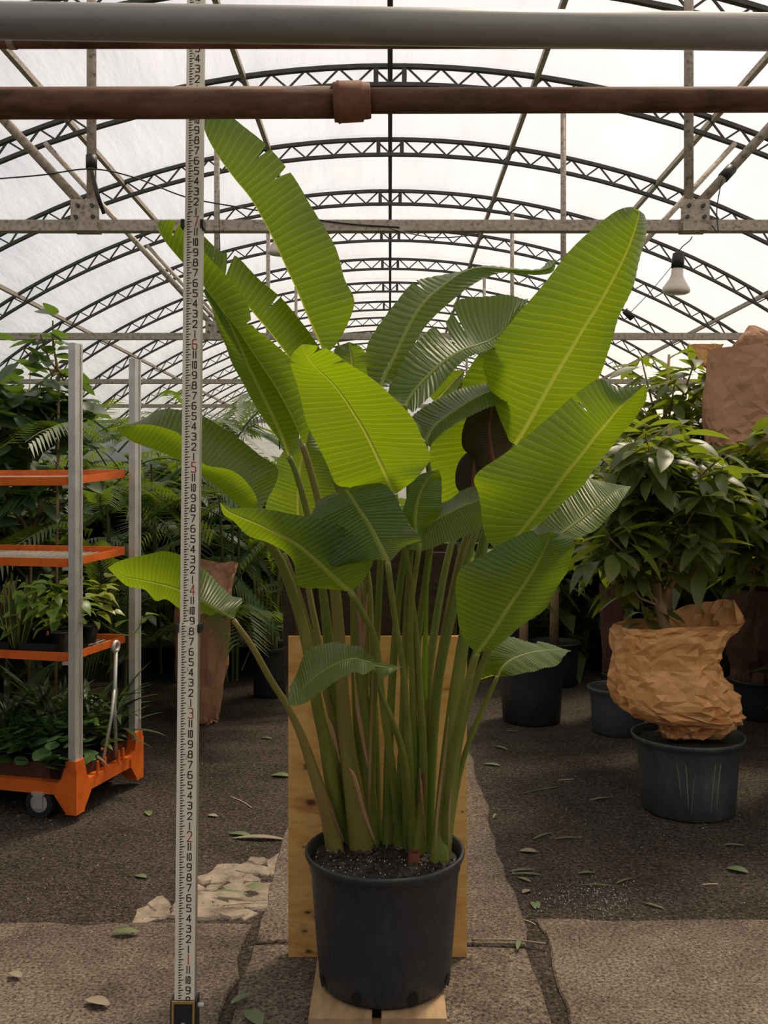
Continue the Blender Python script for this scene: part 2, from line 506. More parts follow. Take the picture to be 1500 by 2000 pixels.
def slab(outline, z1, name='paving_slab', mat='concrete', z0=-0.03, bev=0.006):
    n = len(outline)
    c = sum((Vector((p[0], p[1], 0)) for p in outline), Vector()) / n
    vs = [(x, y, z0) for x, y in outline] + [(x, y, z1 - bev) for x, y in outline]
    for x, y in outline:
        d = (c - Vector((x, y, 0))); d.normalize()
        vs.append((x + d.x * bev, y + d.y * bev, z1))
    fs = []
    for ring in (0, n):
        for k in range(n):
            fs.append((ring + k, ring + (k + 1) % n, ring + n + (k + 1) % n, ring + n + k))
    fs.append(tuple(range(2 * n, 3 * n)))
    return MB().add(vs, fs).build(name, M[mat], floor)

def ragged(pts, step=0.18, amp=0.012):
    out = []
    for i, (x, y) in enumerate(pts):
        x2, y2 = pts[(i + 1) % len(pts)]
        L = math.hypot(x2 - x, y2 - y)
        k = max(1, int(L / step))
        for j in range(k):
            t = j / k
            out.append((x + (x2 - x) * t + random.uniform(-amp, amp), y + (y2 - y) * t + random.uniform(-amp, amp)))
    return out
slab(ragged([(-4.2, 1.0), (-0.475, 1.0), (-0.465, 3.19), (-4.2, 3.16)], 0.11, 0.017), 0.010)
slab(ragged([(0.475, 1.0), (4.2, 1.0), (4.2, 3.24), (0.50, 3.22)], 0.11, 0.017), 0.010)
slab(ragged([(-0.445, 1.0), (0.445, 1.0), (0.44, 3.02), (-0.44, 3.05)], 0.12, 0.010), 0.007)
slab(ragged([(-0.445, 3.065), (0.445, 3.035), (0.44, 4.22), (-0.44, 4.2)], 0.12, 0.014), 0.009)
slab(ragged([(-0.445, 4.215), (0.445, 4.235), (0.44, 5.9), (-0.44, 5.9)], 0.12, 0.014), 0.007)
slab(ragged([(-0.445, 5.915), (0.445, 5.915), (0.44, 9.0), (-0.44, 9.0)], 0.3, 0.01), 0.014)

# broken concrete patch
patch = [(262, 1800), (505, 1800), (530, 1740), (545, 1668), (440, 1690), (380, 1712), (345, 1755), (285, 1780)]
def inside(x, y, poly):
    r = False
    for i in range(len(poly)):
        x1, y1 = poly[i]; x2, y2 = poly[i - 1]
        if (y1 > y) != (y2 > y) and x < (x2 - x1) * (y - y1) / (y2 - y1) + x1:
            r = not r
    return r
rnd = random.Random(3)
ry = 1684
while ry < 1800:
    rx = 255 + rnd.uniform(0, 25)
    while rx < 545:
        if inside(rx, ry, patch):
            c = G(rx, ry)
            w = rnd.uniform(0.035, 0.075); d = rnd.uniform(0.04, 0.085)
            pts = []
            for k in range(8):
                a = 2 * PI * k / 8 + rnd.uniform(-0.3, 0.3)
                s = rnd.uniform(0.6, 1.25)
                pts.append((c.x + math.cos(a) * w * s, c.y + math.sin(a) * d * s))
            slab(pts, rnd.uniform(0.001, 0.010), 'stone', 'rubble', -0.01, 0.008)
        rx += rnd.uniform(26, 46)
    ry += 17

# film roof
NX = 72
ys = []
y = YB
while y < YF:
    for k in range(6):
        ys.append((y + SP * k / 6, k))
    y += SP
f = MB()
for (yy, k) in ys:
    for i in range(NX + 1):
        a = -1 + 2 * i / NX
        ang = a * math.asin(XE / RAD)
        X = RAD * math.sin(ang)
        sag = 0.15 * math.sin(PI * k / 6) ** 0.7 + 0.012 * noise.noise(Vector((X * 1.3, yy * 2.1, 0)))
        f.v.append((X, yy, arch(X, -0.05) + sag))
for j in range(len(ys) - 1):
    for i in range(NX):
        o = j * (NX + 1) + i
        f.f.append((o, o + 1, o + NX + 2, o + NX + 1))
tag(f.build('ceiling', M['film'], None, True), 'white translucent plastic film stretched over the arched roof', kind='structure')
ZG = arch(XE)
def film_wall(name, vs, label):
    o = MB().add(vs, [(0, 1, 2, 3)]).build(name, M['film'])
    tag(o, label, kind='structure')
ye = ys[-1][0]
film_wall('wall_left', [(-XE, YB, 0), (-XE, ye, 0), (-XE, ye, ZG + 0.05), (-XE, YB, ZG + 0.05)], 'translucent plastic side wall beyond the palms')
film_wall('wall_right', [(XE, YB, 0), (XE, ye, 0), (XE, ye, ZG + 0.05), (XE, YB, ZG + 0.05)], 'translucent plastic side wall beyond the bushes')
for nm, yy, lb in (('wall_back', ye, 'pale plastic end wall far down the greenhouse'), ('wall_front', YB, 'plastic end wall behind the photographer')):
    f = MB()
    n = 24
    for i in range(n + 1):
        X = -XE + 2 * XE * i / n
        f.v += [(X, yy, 0), (X, yy, arch(X, -0.05))]
    f.f = [(2 * i, 2 * i + 2, 2 * i + 3, 2 * i + 1) for i in range(n)]
    tag(f.build(nm, M['film']), lb, kind='structure')

# trusses
ORD = ['first', 'second', 'third', 'fourth', 'fifth', 'sixth', 'seventh', 'eighth', 'ninth', 'tenth', 'eleventh', 'twelfth', 'thirteenth', 'fourteenth', 'fifteenth', 'sixteenth', 'seventeenth']
DEP = 0.048 * HR
def arc_pts(off, n=48, lim=XE):
    A = math.asin(lim / RAD)
    return [Vector((RAD * math.sin(-A + 2 * A * i / n), 0, arch(RAD * math.sin(-A + 2 * A * i / n), off))) for i in range(n + 1)]
def chord_mesh(off, w, h):
    f = MB()
    pts = arc_pts(off)
    for p in pts:
        f.v += [(p.x, -w / 2, p.z - h / 2), (p.x, w / 2, p.z - h / 2), (p.x, w / 2, p.z + h / 2), (p.x, -w / 2, p.z + h / 2)]
    for i in range(len(pts) - 1):
        for k in range(4):
            k2 = (k + 1) % 4
            f.f.append((4 * i + k, 4 * i + k2, 4 * i + 4 + k2, 4 * i + 4 + k))
    return f.mesh('chord', M['truss'])
top_me = chord_mesh(0.02, 0.05, 0.036)
bot_me = chord_mesh(DEP, 0.045, 0.034)
NW = 88
webs = []
A = math.asin(XE * 0.985 / RAD)
wp = []
for i in range(NW + 1):
    X = RAD * math.sin(-A + 2 * A * i / NW)
    wp.append(Vector((X, 0, arch(X, 0.03 if i % 2 else DEP - 0.01))))
web_mes = [MB().bar(wp[i], wp[i + 1], 0.016, 0.016, Vector((0, 1, 0))).mesh('web', M['truss']) for i in range(NW)]
fw = MB()
for i in range(NW):
    fw.bar(wp[i], wp[i + 1], 0.016, 0.016, Vector((0, 1, 0)))
allweb = fw.mesh('lacing', M['truss'])
plate_me = MB().box((-0.022, -0.02, 0), (0.022, 0.02, DEP)).mesh('plate', M['truss'])
PURL = [0.0, 0.345 * HR, -0.345 * HR, 0.76 * HR, -0.76 * HR, 1.245 * HR, -1.245 * HR]
TIE_Z = CAMH + 0.36 * HR
XB = 1.586
def bolt(f, p, r=0.011, d=0.014):
    f.tube([Vector(p), Vector(p) + Vector((0, -d, 0))], r, 6)
for i in range(NT):
    Y = truss_y(i)
    tied = i % 2 == 0
    t = thing('roof_truss', (0, Y, 0), 'dark arched steel lattice truss under the roof film, %s along the greenhouse' % ORD[i], 'roof truss', 'arched roof trusses')
    obj('top_chord', top_me, t)
    obj('bottom_chord', bot_me, t)
    if 1 <= i <= 5:
        lim = 0.45 * Y
        for k in range(NW):
            if abs(wp[k].x) < lim + 0.2:
                obj('web_bar', web_mes[k], t)
    else:
        obj('lacing', allweb, t)
    for X in (-0.13, 0.13):
        o = obj('gusset', plate_me, t, (X, 0, arch(X, DEP)))
    if tied and i <= 8:
        f = MB().bar((-XE, 0, TIE_Z), (XE, 0, TIE_Z), 0.05, 0.05)
        f.bar((-XE, 0, TIE_Z - 0.028), (XE, 0, TIE_Z - 0.028), 0.058, 0.012)
        f.build('tie_beam', M['galv'], t)
        for sgn in (-1, 1):
            zt = arch(XB, DEP)
            MB().tube([(sgn * XB, -0.02, TIE_Z + 0.075), (sgn * XB, -0.02, zt)], 0.026, 10).build('strut', M['galv'], t, True)
            xd = sgn * (XB + 0.055); x2 = sgn * 0.81 * HR
            MB().tube([(xd, -0.02, TIE_Z + 0.11), (x2, -0.02, arch(x2, DEP))], 0.025, 10).build('brace', M['galv'], t, True)
            c = sgn * (XB + 0.025)
            br = MB().box((c - 0.075, -0.055, TIE_Z + 0.0), (c + 0.075, -0.045, TIE_Z + 0.125)).box((c - 0.065, -0.058, TIE_Z - 0.04), (c + 0.065, 0.03, TIE_Z + 0.035)).build('bracket', M['galv'], t)
            for (bx, bz) in ((-0.045, 0.03), (0.045, 0.03), (-0.035, 0.09), (0.04, 0.09)):
                g = MB(); bolt(g, (c + bx, -0.055, TIE_Z + bz)); g.build('bolt', M['truss'], br)
names = ['ridge purlin running along the crown of the roof', 'steel purlin just right of the ridge', 'steel purlin just left of the ridge', 'steel purlin high on the right roof slope', 'steel purlin high on the left roof slope', 'steel purlin low on the right roof slope', 'steel purlin low on the left roof slope']
for X, nm in zip(PURL, names):
    z = arch(X, 0.03)
    o = MB().bar((X, YB, z), (X, ye, z), 0.045, 0.05).build('roof_purlin', M['galv'] if X else M['truss'])
    tag(o, nm, 'purlin', 'roof purlins')

# ================================================================== PIPES NEAR THE TOP
t = thing('water_pipe', P(750, 50, 1.9), 'thick smooth grey pipe crossing the top of the view', 'pipe')
wparent(MB().tube([P(-500, 33, 1.9), P(2000, 70, 1.9)], 0.0355, 28).build('pipe_run', M['pvc'], None, True), t)
t = thing('rusty_pipe', P(688, 200, 2.0), 'rusty brown iron pipe with a round coupling', 'pipe')
wparent(MB().tube([P(-500, 203, 2.0), P(690, 200, 2.0)], 0.0325, 24).build('pipe_run', M['rust'], None, True), t)
wparent(MB().tube([P(690, 197, 2.0), P(2000, 193, 2.0)], 0.0262, 24).build('pipe_run', M['rust'], None, True), t)
c0, c1 = P(652, 200, 2.0), P(724, 197, 2.0)
prof = [(0.0, 0.040), (0.08, 0.0405), (0.12, 0.0435), (0.2, 0.042), (0.78, 0.0415), (0.80, 0.037), (0.97, 0.036), (1.0, 0.034)]
wparent(MB().tube([c0.lerp(c1, a) for a, r in prof], [r for a, r in prof], 24).build('coupling', M['rust_red'], None, True), t)
t = thing('rear_pipe', P(100, 80, 2.1), 'thin rusty pipe running just behind the grey pipe', 'pipe')
wparent(MB().tube([P(-500, 78, 2.1), P(2000, 78, 2.1)], 0.0185, 16).build('pipe_run', M['rust'], None, True), t)
wparent(MB().tube([P(16, 78, 2.1), P(30, 78, 2.1)], 0.0205, 16).build('strap', M['galv'], None, True), t)

# ================================================================== POT, PLATFORM, BACKBOARD
POT = Vector((-0.015, 2.72, 0.07))
def pot(name, c, rt, rb, h, mat, label, soil_drop=0.03, lip=0.016, scallop=False, group=None, soil=True, n=48, band=0.05):
    t = thing(name, c, label, 'pot', group)
    k = rt - lip * 0.8
    prof = [(0.02, 0.004), (rb - 0.012, 0.0), (rb, 0.012)]
    if scallop:
        prof += [(rb + 0.001, 0.030), (rb + 0.002, 0.038)]
    wall = lambda z: rb + (k - rb) * z / h
    prof += [(wall(h * 0.5), h * 0.5), (wall(h - band - 0.012), h - band - 0.012), (wall(h - band) + 0.004, h - band), (wall(h - band * .6) + 0.004, h - band * .6), (wall(h - band * .55) + 0.009, h - band * .5), (rt - 0.004, h - 0.02), (rt, h - 0.012), (rt, h - 0.003), (rt - 0.006, h), (rt - 0.011, h - 0.005), (k - 0.009, h - 0.06), (k - 0.012, h - 0.09)]
    wob = (lambda a, j: 1 + (0.012 * (math.sin(a * 52) * 0.5 - 0.5) if 1 <= j <= 3 else 0)) if scallop else None
    MB().lathe(prof, n if not scallop else 208, (0, 0, 0), wob).build('body', mat, t, True)
    if soil:
        f = MB()
        R = k - 0.010
        rings, seg = 16, 48
        zs = h - soil_drop
        for i in range(rings + 1):
            for q in range(seg):
                a = 2 * PI * q / seg
                r = R * i / rings
                x, y = r * math.cos(a), r * math.sin(a)
                f.v.append((x, y, zs + 0.010 * noise.noise(Vector((x * 18 + c.x * 9, y * 18, 3))) + 0.006 * noise.noise(Vector((x * 60, y * 60, 1)))))
        for i in range(rings):
            for q in range(seg):
                q2 = (q + 1) % seg
                f.f.append((i * seg + q, i * seg + q2, (i + 1) * seg + q2, (i + 1) * seg + q))
        f.build('soil', M['soil'], t, True)
    return t
main_pot = pot('nursery_pot', POT, 0.2285, 0.188, 0.372, M['pot_black'], 'black plastic nursery pot on the wooden platform holding the bird of paradise', 0.030, 0.016, True)
for a in (-1.15, -1.98, -2.7, -0.4, 0.5, 2.2):
    f = MB()
    c = Vector((math.cos(a) * 0.1885, math.sin(a) * 0.1885, 0.03))
    d = Vector((math.cos(a), math.sin(a), 0.05)); s = Vector((-math.sin(a), math.cos(a), 0))
    f.add([c + d * 0.004 + s * (0.014 * math.cos(q * PI / 5)) + Vector((0, 0, 0.018 * math.sin(q * PI / 5))) for q in range(10)], [tuple(range(10))])
    f.build('drain_hole', M['hole'], main_pot)
def specks(n, R, z, mat, name, smin, smax, rnd, parent):
    f = MB()
    for k in range(n):
        a = rnd.uniform(0, 2 * PI); r = R * math.sqrt(rnd.random())
        c = Vector((r * math.cos(a), r * math.sin(a), z + rnd.uniform(-0.001, 0.004)))
        s = rnd.uniform(smin, smax)
        R3 = Euler((rnd.uniform(0, 6), rnd.uniform(0, 6), rnd.uniform(0, 6))).to_matrix()
        vs = [c + R3 @ Vector(v) * s for v in ((1, 0, 0), (-1, 0, 0.2), (0, 0.7, 0), (0, -0.7, 0.1), (0, 0, 0.6), (0, 0.1, -0.6))]
        f.add(vs, [(0, 2, 4), (2, 1, 4), (1, 3, 4), (3, 0, 4), (2, 0, 5), (1, 2, 5), (3, 1, 5), (0, 3, 5)])
    o = f.build(name, mat, parent)
    o['kind'] = 'stuff'
rnd = random.Random(11)
specks(260, 0.2, 0.345, M['perlite'], 'perlite', 0.0012, 0.0034, rnd, main_pot)
specks(330, 0.2, 0.344, M['bark'], 'bark_chips', 0.004, 0.013, rnd, main_pot)

M['ply'] = wood_mat('orange_plywood', [(0.28, (0.50, 0.20, 0.05)), (0.42, (0.80, 0.42, 0.115)), (0.58, (0.90, 0.55, 0.19)), (0.72, (0.68, 0.32, 0.085))],
    [(-0.225, 0.765, 0.016), (-0.215, 0.70, 0.013), (-0.255, 0.60, 0.02), (-0.245, 0.49, 0.022), (-0.20, 0.45, 0.012), (-0.155, 0.44, 0.012), (-0.27, 0.35, 0.009),
     (-0.215, 0.27, 0.014), (-0.258, 0.145, 0.012), (-0.232, 0.130, 0.012), (-0.215, 0.148, 0.011), (-0.268, 0.088, 0.018), (-0.255, 0.025, 0.015), (0.222, 0.60, 0.008), (0.03, 0.62, 0.009), (0.225, 0.46, 0.009)], 5.0, (0.085, 0.028, 0.012), (1.0, 1, 4.0))
M['dark_panel'] = wood_mat('dark_stained_board', [(0.3, (0.022, 0.012, 0.007)), (0.5, (0.05, 0.026, 0.014)), (0.75, (0.085, 0.045, 0.024))], [(-0.19, 1.14, 0.010)], 7.0, (0.03, 0.015, 0.01), (0.7, 1, 9.0))
M['ply_edge'] = mottled('plywood_platform', [(0.3, (0.30, 0.19, 0.095)), (0.7, (0.50, 0.34, 0.18))], 7, 0.6, 0, 0.15, 0.003, (4, 1, 4))
t = thing('backboard', (-0.04, 2.985, 0), 'upright orange plywood backboard with a dark board above, standing behind the pot', 'backboard')
YBD = 2.962
xl, xr = (563 - VX) / FPX * YBD, (912 - VX) / FPX * YBD
zt = CAMH - (1243 - VY) / FPX * YBD
o = MB().box((xl, YBD, 0.004), (xr, YBD + 0.018, zt)).build('lower_panel', M['ply']); wparent(o, t); o['label'] = 'bright orange knotty plywood panel'
o = MB().box((-0.341, 3.016, zt - 0.12), (0.213, 3.034, 1.297)).build('upper_panel', M['dark_panel']); wparent(o, t); o['label'] = 'dark brown stained plywood panel'
for X in (-0.27, 0.15):
    wparent(MB().box((X - 0.03, 2.980, 0.0), (X + 0.03, 3.016, 1.27)).build('post', M['dark_panel']), t)
t = thing('wooden_platform', (-0.02, 2.6, 0), 'low platform of two plywood planks under the black pot', 'platform')
x0, x1 = (602 - VX) / FPX * 2.50, (873 - VX) / FPX * 2.50
gx0, gx1 = (726 - VX) / FPX * 2.5, (745 - VX) / FPX * 2.5
for a, b in ((x0, gx0), (gx1, x1)):
    p = MB().box((a, 2.505, 0.045), (b, 2.952, 0.0695)).build('plank', M['ply_edge']); wparent(p, t)
for yy in (2.53, 2.72, 2.91):
    wparent(MB().box((x0 + 0.01, yy - 0.022, 0.0), (x1 - 0.01, yy + 0.022, 0.045)).build('cleat', M['ply_edge']), t)

# ================================================================== LEVELING ROD
rod = thing('leveling_rod', (-0.5113, 2.36, 0.016), 'tall cream leveling rod with black inch numerals and red foot numerals', 'measuring rod', rot=(0, 0.0095, 0))
FT = 0.3048
ZO = -0.016
def sec(z0, z1, w, yf, xo=0.0):
    f = MB().box((xo - w / 2, yf, z0), (xo + w / 2, yf + 0.028, z1))
    o = f.build('rod_section', M['rod'], rod)
    o.data.materials.append(M['rod_side'])
    for p in o.data.polygons:
        if abs(p.normal.x) > 0.5:
            p.material_index = 1
    return o
SECT = [(0.0, 3.72 * FT, 0.0495, -0.014, 0.0), (3.72 * FT, 7.02 * FT, 0.0445, -0.010, 0.0015), (7.02 * FT, 10.3 * FT, 0.0405, -0.006, 0.0015)]
for s_ in SECT:
    sec(s_[0] + ZO + (0.0 if s_[0] else 0.0), s_[1] + ZO, s_[2], s_[3], s_[4])
GL = {
 '0': [[(.2, 0), (.8, 0), (1, .12), (1, .88), (.8, 1), (.2, 1), (0, .88), (0, .12), (.2, 0)]],
 '1': [[(.5, 0), (.5, 1)]],
 '2': [[(0, .8), (.1, .95), (.3, 1), (.75, 1), (.95, .9), (1, .75), (.9, .55), (0, 0), (1, 0)]],
 '3': [[(0, 1), (.8, 1), (1, .88), (1, .66), (.8, .54), (.35, .54)], [(.8, .54), (1, .42), (1, .12), (.8, 0), (.15, 0), (0, .1)]],
 '4': [[(.75, 0), (.75, 1), (0, .3), (1, .3)]],
 '5': [[(.95, 1), (.05, 1), (.05, .58), (.75, .58), (1, .45), (1, .13), (.8, 0), (.1, 0), (0, .08)]],
 '6': [[(.9, 1), (.3, 1), (0, .85), (0, .13), (.2, 0), (.8, 0), (1, .13), (1, .42), (.8, .55), (0, .55)]],
 '7': [[(0, 1), (1, 1), (.3, 0)]],
 '8': [[(.2, 0), (.8, 0), (1, .12), (1, .42), (.8, .54), (.2, .54), (0, .42), (0, .12), (.2, 0)], [(.2, .54), (.08, .64), (.08, .9), (.25, 1), (.75, 1), (.92, .9), (.92, .64), (.8, .54)]],
 '9': [[(1, .45), (.2, .45), (0, .58), (0, .87), (.2, 1), (.8, 1), (1, .87), (1, .15), (.7, 0), (.1, 0)]],
}
def glyphs(txt, w, h, th):
    """strokes of a number, centred, in the XZ plane"""
    f = MB()
    if txt in ('11',):
        cols = [('1', -w * 0.3, 0.0), ('1', w * 0.3, 0.0)]
    elif txt == '10':
        cols = [('1', -w * 0.48, 0.0), ('0', w * 0.22, w * 0.5)]
    else:
        cols = [(txt, 0, w)]
    for ch, xo, cw in cols:
        for st in GL[ch]:
            pts = [Vector((xo + (a - .5) * cw, 0, (b - .5) * h)) for a, b in st]
            for a, b in zip(pts, pts[1:]):
                d = (b - a).normalized()
                nrm = Vector((-d.z, 0, d.x)) * th / 2
                e = d * th * 0.42
                f.add([a - e - nrm, b + e - nrm, b + e + nrm, a - e + nrm], [(0, 1, 2, 3)])
    return f
cache = {}
def numeral(txt, x, y, z, w, h, th, mat):
    k = (txt, round(h, 4), mat.name)
    if k not in cache:
        cache[k] = glyphs(txt, w, h, th).mesh('numeral', mat)
    obj('numeral', cache[k], rod, (x, y, z))
ticks = MB()
for inch in range(8, 118):
    zc = inch * 0.0254
    s_ = next(q for q in SECT if q[0] <= zc < q[1] + 1e-6)
    y = s_[3] - 0.0006
    xl_ = s_[4] - s_[2] / 2
    k = s_[2] / 0.0495
    for q in range(4):
        z = zc + q * 0.00635 + ZO
        L = (0.0125, 0.0065, 0.0095, 0.0065)[q]
        x0 = xl_ + 0.0095 * k
        slope = 0.0014
        ticks.add([(x0, y, z - slope - 0.0014), (x0 + L, y, z - 0.0006), (x0 + L, y, z + 0.0012), (x0, y, z - slope + 0.0018)], [(0, 1, 2, 3)])
    if inch % 12 == 0:
        numeral(str(inch // 12), xl_ + 0.0335 * k, y, zc + ZO, 0.0105, 0.0245, 0.0024, M['ink_red'])
    else:
        numeral(str(inch % 12), xl_ + 0.0335 * k, y, zc + ZO, 0.0100, 0.0170, 0.0026, M['ink'])
    if inch % 12 in (4, 8) and inch > 30:
        numeral(str(inch // 12), xl_ + 0.0245 * k, y, zc + ZO + 0.008 * (1 if inch % 12 == 4 else -1) , 0.0032, 0.0075, 0.0009, M['ink_faint'])
ticks.build('tick_marks', M['ink'], rod)['kind'] = 'stuff'
for zc, w in ((3.69 * FT, 0.0535), (6.98 * FT, 0.048)):
    z = zc + ZO
    for sgn in (-1, 1):
        MB().box((sgn * w / 2 - 0.004 + 0.001, -0.018, z - 0.010), (sgn * w / 2 + 0.004 + 0.001, 0.016, z + 0.010)).build('collar_clip', M['black_rubber'], rod)
zb = 8.05 * 0.0254 + ZO
b = MB().box((-0.034, -0.019, -0.0), (0.031, 0.02, zb)).build('boot', M['black_rubber'], rod)
f = MB().box((-0.030, -0.0225, zb - 0.006), (0.027, -0.018, zb)).box((-0.030, -0.0225, 0.0), (-0.0245, -0.018, zb - 0.006)).box((0.0215, -0.0225, 0.0), (0.027, -0.018, zb - 0.006))
f.build('boot_frame', M['brass'], b)
g = MB(); g.tube([(0.031, 0, zb - 0.02), (0.045, 0, zb - 0.02)], 0.006, 8); g.build('screw', M['steel'], b)
g = MB(); g.tube([(-0.002, -0.019, zb - 0.06), (-0.002, -0.025, zb - 0.06)], 0.007, 10); g.build('screw', M['steel'], b)

# ================================================================== BIRD OF PARADISE
plant = thing('bird_of_paradise', (POT.x, POT.y, POT.z + 0.345), 'giant bird of paradise plant with big paddle leaves in the black pot', 'plant')

def blade(Y, st, dL=0.0, dR=0.0, tears=(), bulge=0.05, ripple=0.0009, rib=0.0075, rows=96, mat='blade'):
    """Y = depth at base and tip; st = stations base to tip, each (midrib, left edge, right edge) with (px, py[, extra depth])"""
    n = len(st)
    Mp, Lp, Rp = [], [], []
    for i, s in enumerate(st):
        yb = Y[0] + (Y[1] - Y[0]) * i / (n - 1)
        m = s[0]
        if len(s) == 1:
            l = r = m
            wf = 0
        else:
            l, r = s[1], s[2]
            wf = 1
        Mp.append(P(m[0], m[1], yb + (m[2] if len(m) > 2 else 0)))
        ends = 0.25 if i in (0, n - 1) else 1.0
        Lp.append(P(l[0], l[1], yb + (l[2] if len(l) > 2 else dL * ends * wf) + (m[2] if len(m) > 2 else 0)))
        Rp.append(P(r[0], r[1], yb + (r[2] if len(r) > 2 else dR * ends * wf) + (m[2] if len(m) > 2 else 0)))
    f = MB(); uv = []
    seed = st[0][0][0] * 0.13
    nu = 9
    def pt(t, u, side):
        m = crom(Mp, t); e = crom(Lp if side < 0 else Rp, t)
        d = e - m
        w = d.length
        if w > 1e-6:
            g = min(rib * (1 - 0.82 * t) + 0.0006, 0.5 * w) / w
            u = g + (1 - g) * u
        tg = crom(Mp, min(t + 0.02, 1)) - crom(Mp, max(t - 0.02, 0))
        nn = tg.cross(d) if side > 0 else d.cross(tg)
        if nn.length > 1e-9:
            nn.normalize()
        if nn.y > 0:
            nn = -nn
        p = m + d * u
        p += nn * (bulge * w * math.sin(PI * u * 0.9))
        p += nn * (ripple * math.sin(2 * PI * (t * 34 + 0.25 * math.sin(t * 9 + seed))) * min(1, u * 3) * min(1, w * 12))
        p += nn * (0.010 * u * u * noise.noise(Vector((t * 7, seed, side * 3))) * min(1, w * 10))
        p += d * (0.03 * u * u * noise.noise(Vector((t * 7, seed + 5, side * 2))))
        return p
    for side in (-1, 1):
        cuts = sorted([(tt, u0, w) for (sd, tt, u0, w) in tears if sd == side])
        bounds = [(0.0, 1.0, 0.0)] + cuts + [(1.0, 1.0, 0.0)]
        for a, b in zip(bounds, bounds[1:]):
            nr = max(3, int(rows * (b[0] - a[0])))
            o = len(f.v)
            for j in range(nr + 1):
                for i in range(nu):
                    u = i / (nu - 1)
                    ta = a[0] + (a[2] * max(0, (u - a[1]) / (1 - a[1] + 1e-6)) ** 1.4 if a[1] < 1 else 0)
                    tb = b[0] - (b[2] * max(0, (u - b[1]) / (1 - b[1] + 1e-6)) ** 1.4 if b[1] < 1 else 0)
                    t = ta + (tb - ta) * j / nr
                    f.v.append(tuple(pt(t, u, side)))
                    uv.append((0.5 + side * u * 0.5, t))
            for j in range(nr):
                for i in range(nu - 1):
                    q = o + j * nu + i
                    f.f.append((q, q + 1, q + nu + 1, q + nu) if side > 0 else (q + 1, q, q + nu, q + nu + 1))
    me = f.mesh('leaf', M[mat], True)
    ul = me.uv_layers.new(name='UVMap')
    for lp in me.loops:
        ul.data[lp.index].uv = uv[lp.vertex_index]
    o = obj('leaf', me)
    wparent(o, plant)
    k = 60
    f = MB()
    for i in range(k + 1):
        t = i / k
        l, r, m = pt(t, 0.0, -1), pt(t, 0.0, 1), crom(Mp, t)
        c = (l + r) / 2
        h = (r - l).length * 0.35
        f.v += [tuple(l), tuple(l.lerp(r, 0.3) + Vector((0, -h, 0))), tuple(l.lerp(r, 0.7) + Vector((0, -h, 0))), tuple(r)]
    for i in range(k):
        for q in range(3):
            f.f.append((4 * i + q, 4 * i + q + 1, 4 * i + q + 5, 4 * i + q + 4))
    mr = f.build('midrib', M['midrib'] if mat == 'blade' else M['red_sheath'], None, True)
    wparent(mr, o)
    return Mp[0]

def petiole(path, ytop, w0=None, mat='petiole', name='petiole', flat=0.8):
    """path: top to soil, (px, py, width px); the depth runs from ytop to the soil point under the last pixel"""
    bx, by = path[-1][0], path[-1][1]
    b = G(bx, by, POT.z + 0.342)
    pts = [Vector((p[0], p[1], 0)) for p in path]
    L = [0]
    for a, c in zip(pts, pts[1:]):
        L.append(L[-1] + (c - a).length)
    P3, W = [], []
    for p, l in zip(path, L):
        yy = ytop + (b.y - ytop) * (l / L[-1])
        P3.append(P(p[0], p[1], yy)); W.append(p[2] / FPX * yy / 2)
    P3[-1] = Vector((b.x, b.y, b.z))
    P3.append(P3[-1] + Vector((0, 0, -0.03))); W.append(W[-1])
    k = 26
    WV = [Vector((w, 0, 0)) for w in W]
    pp = [crom(P3, i / k) for i in range(k + 1)]
    ww = [max(0.002, crom(WV, i / k).x) for i in range(k + 1)]
    o = MB().tube(pp, ww, 12, True, flat).build(name, M[mat], None, True)
    wparent(o, plant)
    return o

def strip(path, y, w, mat='sheath', name='sheath_edge'):
    pts = [P(p[0], p[1], y + (p[2] if len(p) > 2 else 0)) for p in path]
    k = 16
    pp = [crom(pts, i / k) for i in range(k + 1)]
    ww = [w * math.sin(PI * (0.08 + 0.86 * i / k)) for i in range(k + 1)]
    wparent(MB().tube(pp, ww, 6, True, 0.35).build(name, M[mat], None, True), plant)

# --- tall leaf up to the pipe
blade((2.74, 2.66), [((628, 684), (632, 684), (640, 690)), ((618, 660), (626, 656), (668, 655)), ((600, 620), (612, 612), (692, 592)), ((580, 572), (594, 562), (672, 545)),
    ((560, 528), (574, 518), (655, 485)), ((537, 478), (552, 468), (628, 432)), ((512, 428), (526, 420), (590, 372)), ((487, 386), (500, 376), (562, 332)),
    ((458, 350), (470, 338), (522, 284)), ((428, 309), (440, 296), (470, 240)), ((402, 262), (412, 246), (425, 205)), ((382, 195), )], 0.16, 0.03,
    [(1, 0.635, 0.62, 0.012), (1, 0.722, 0.55, 0.010)], rib=0.0075)
petiole([(628, 684, 11), (655, 820, 14), (680, 1000, 20), (697, 1160, 28), (702, 1300, 34), (712, 1500, 38), (722, 1648, 42)], 2.74)
# --- leaf behind the left pair, torn
blade((2.84, 2.74), [((612, 800), (616, 795), (618, 790)), ((590, 740), (600, 735), (632, 705)), ((560, 695), (570, 690), (608, 655)), ((530, 655), (540, 650), (572, 608)), ((505, 625), (515, 618), (546, 578)),
    ((475, 590), (485, 582), (505, 545)), ((445, 560), (455, 550), (462, 503)), ((425, 535), (432, 528), (430, 493)), ((400, 505), (408, 498), (412, 475)), ((372, 470), (376, 465), (392, 458)), ((352, 440), )], 0.12, 0.02,
    [(1, 0.40, 0.2, 0.006), (1, 0.635, 0.05, 0.022), (1, 0.75, 0.3, 0.008)])
petiole([(612, 800, 10), (660, 950, 14), (712, 1100, 16), (722, 1250, 20), (730, 1450, 22), (735, 1640, 24)], 2.84)
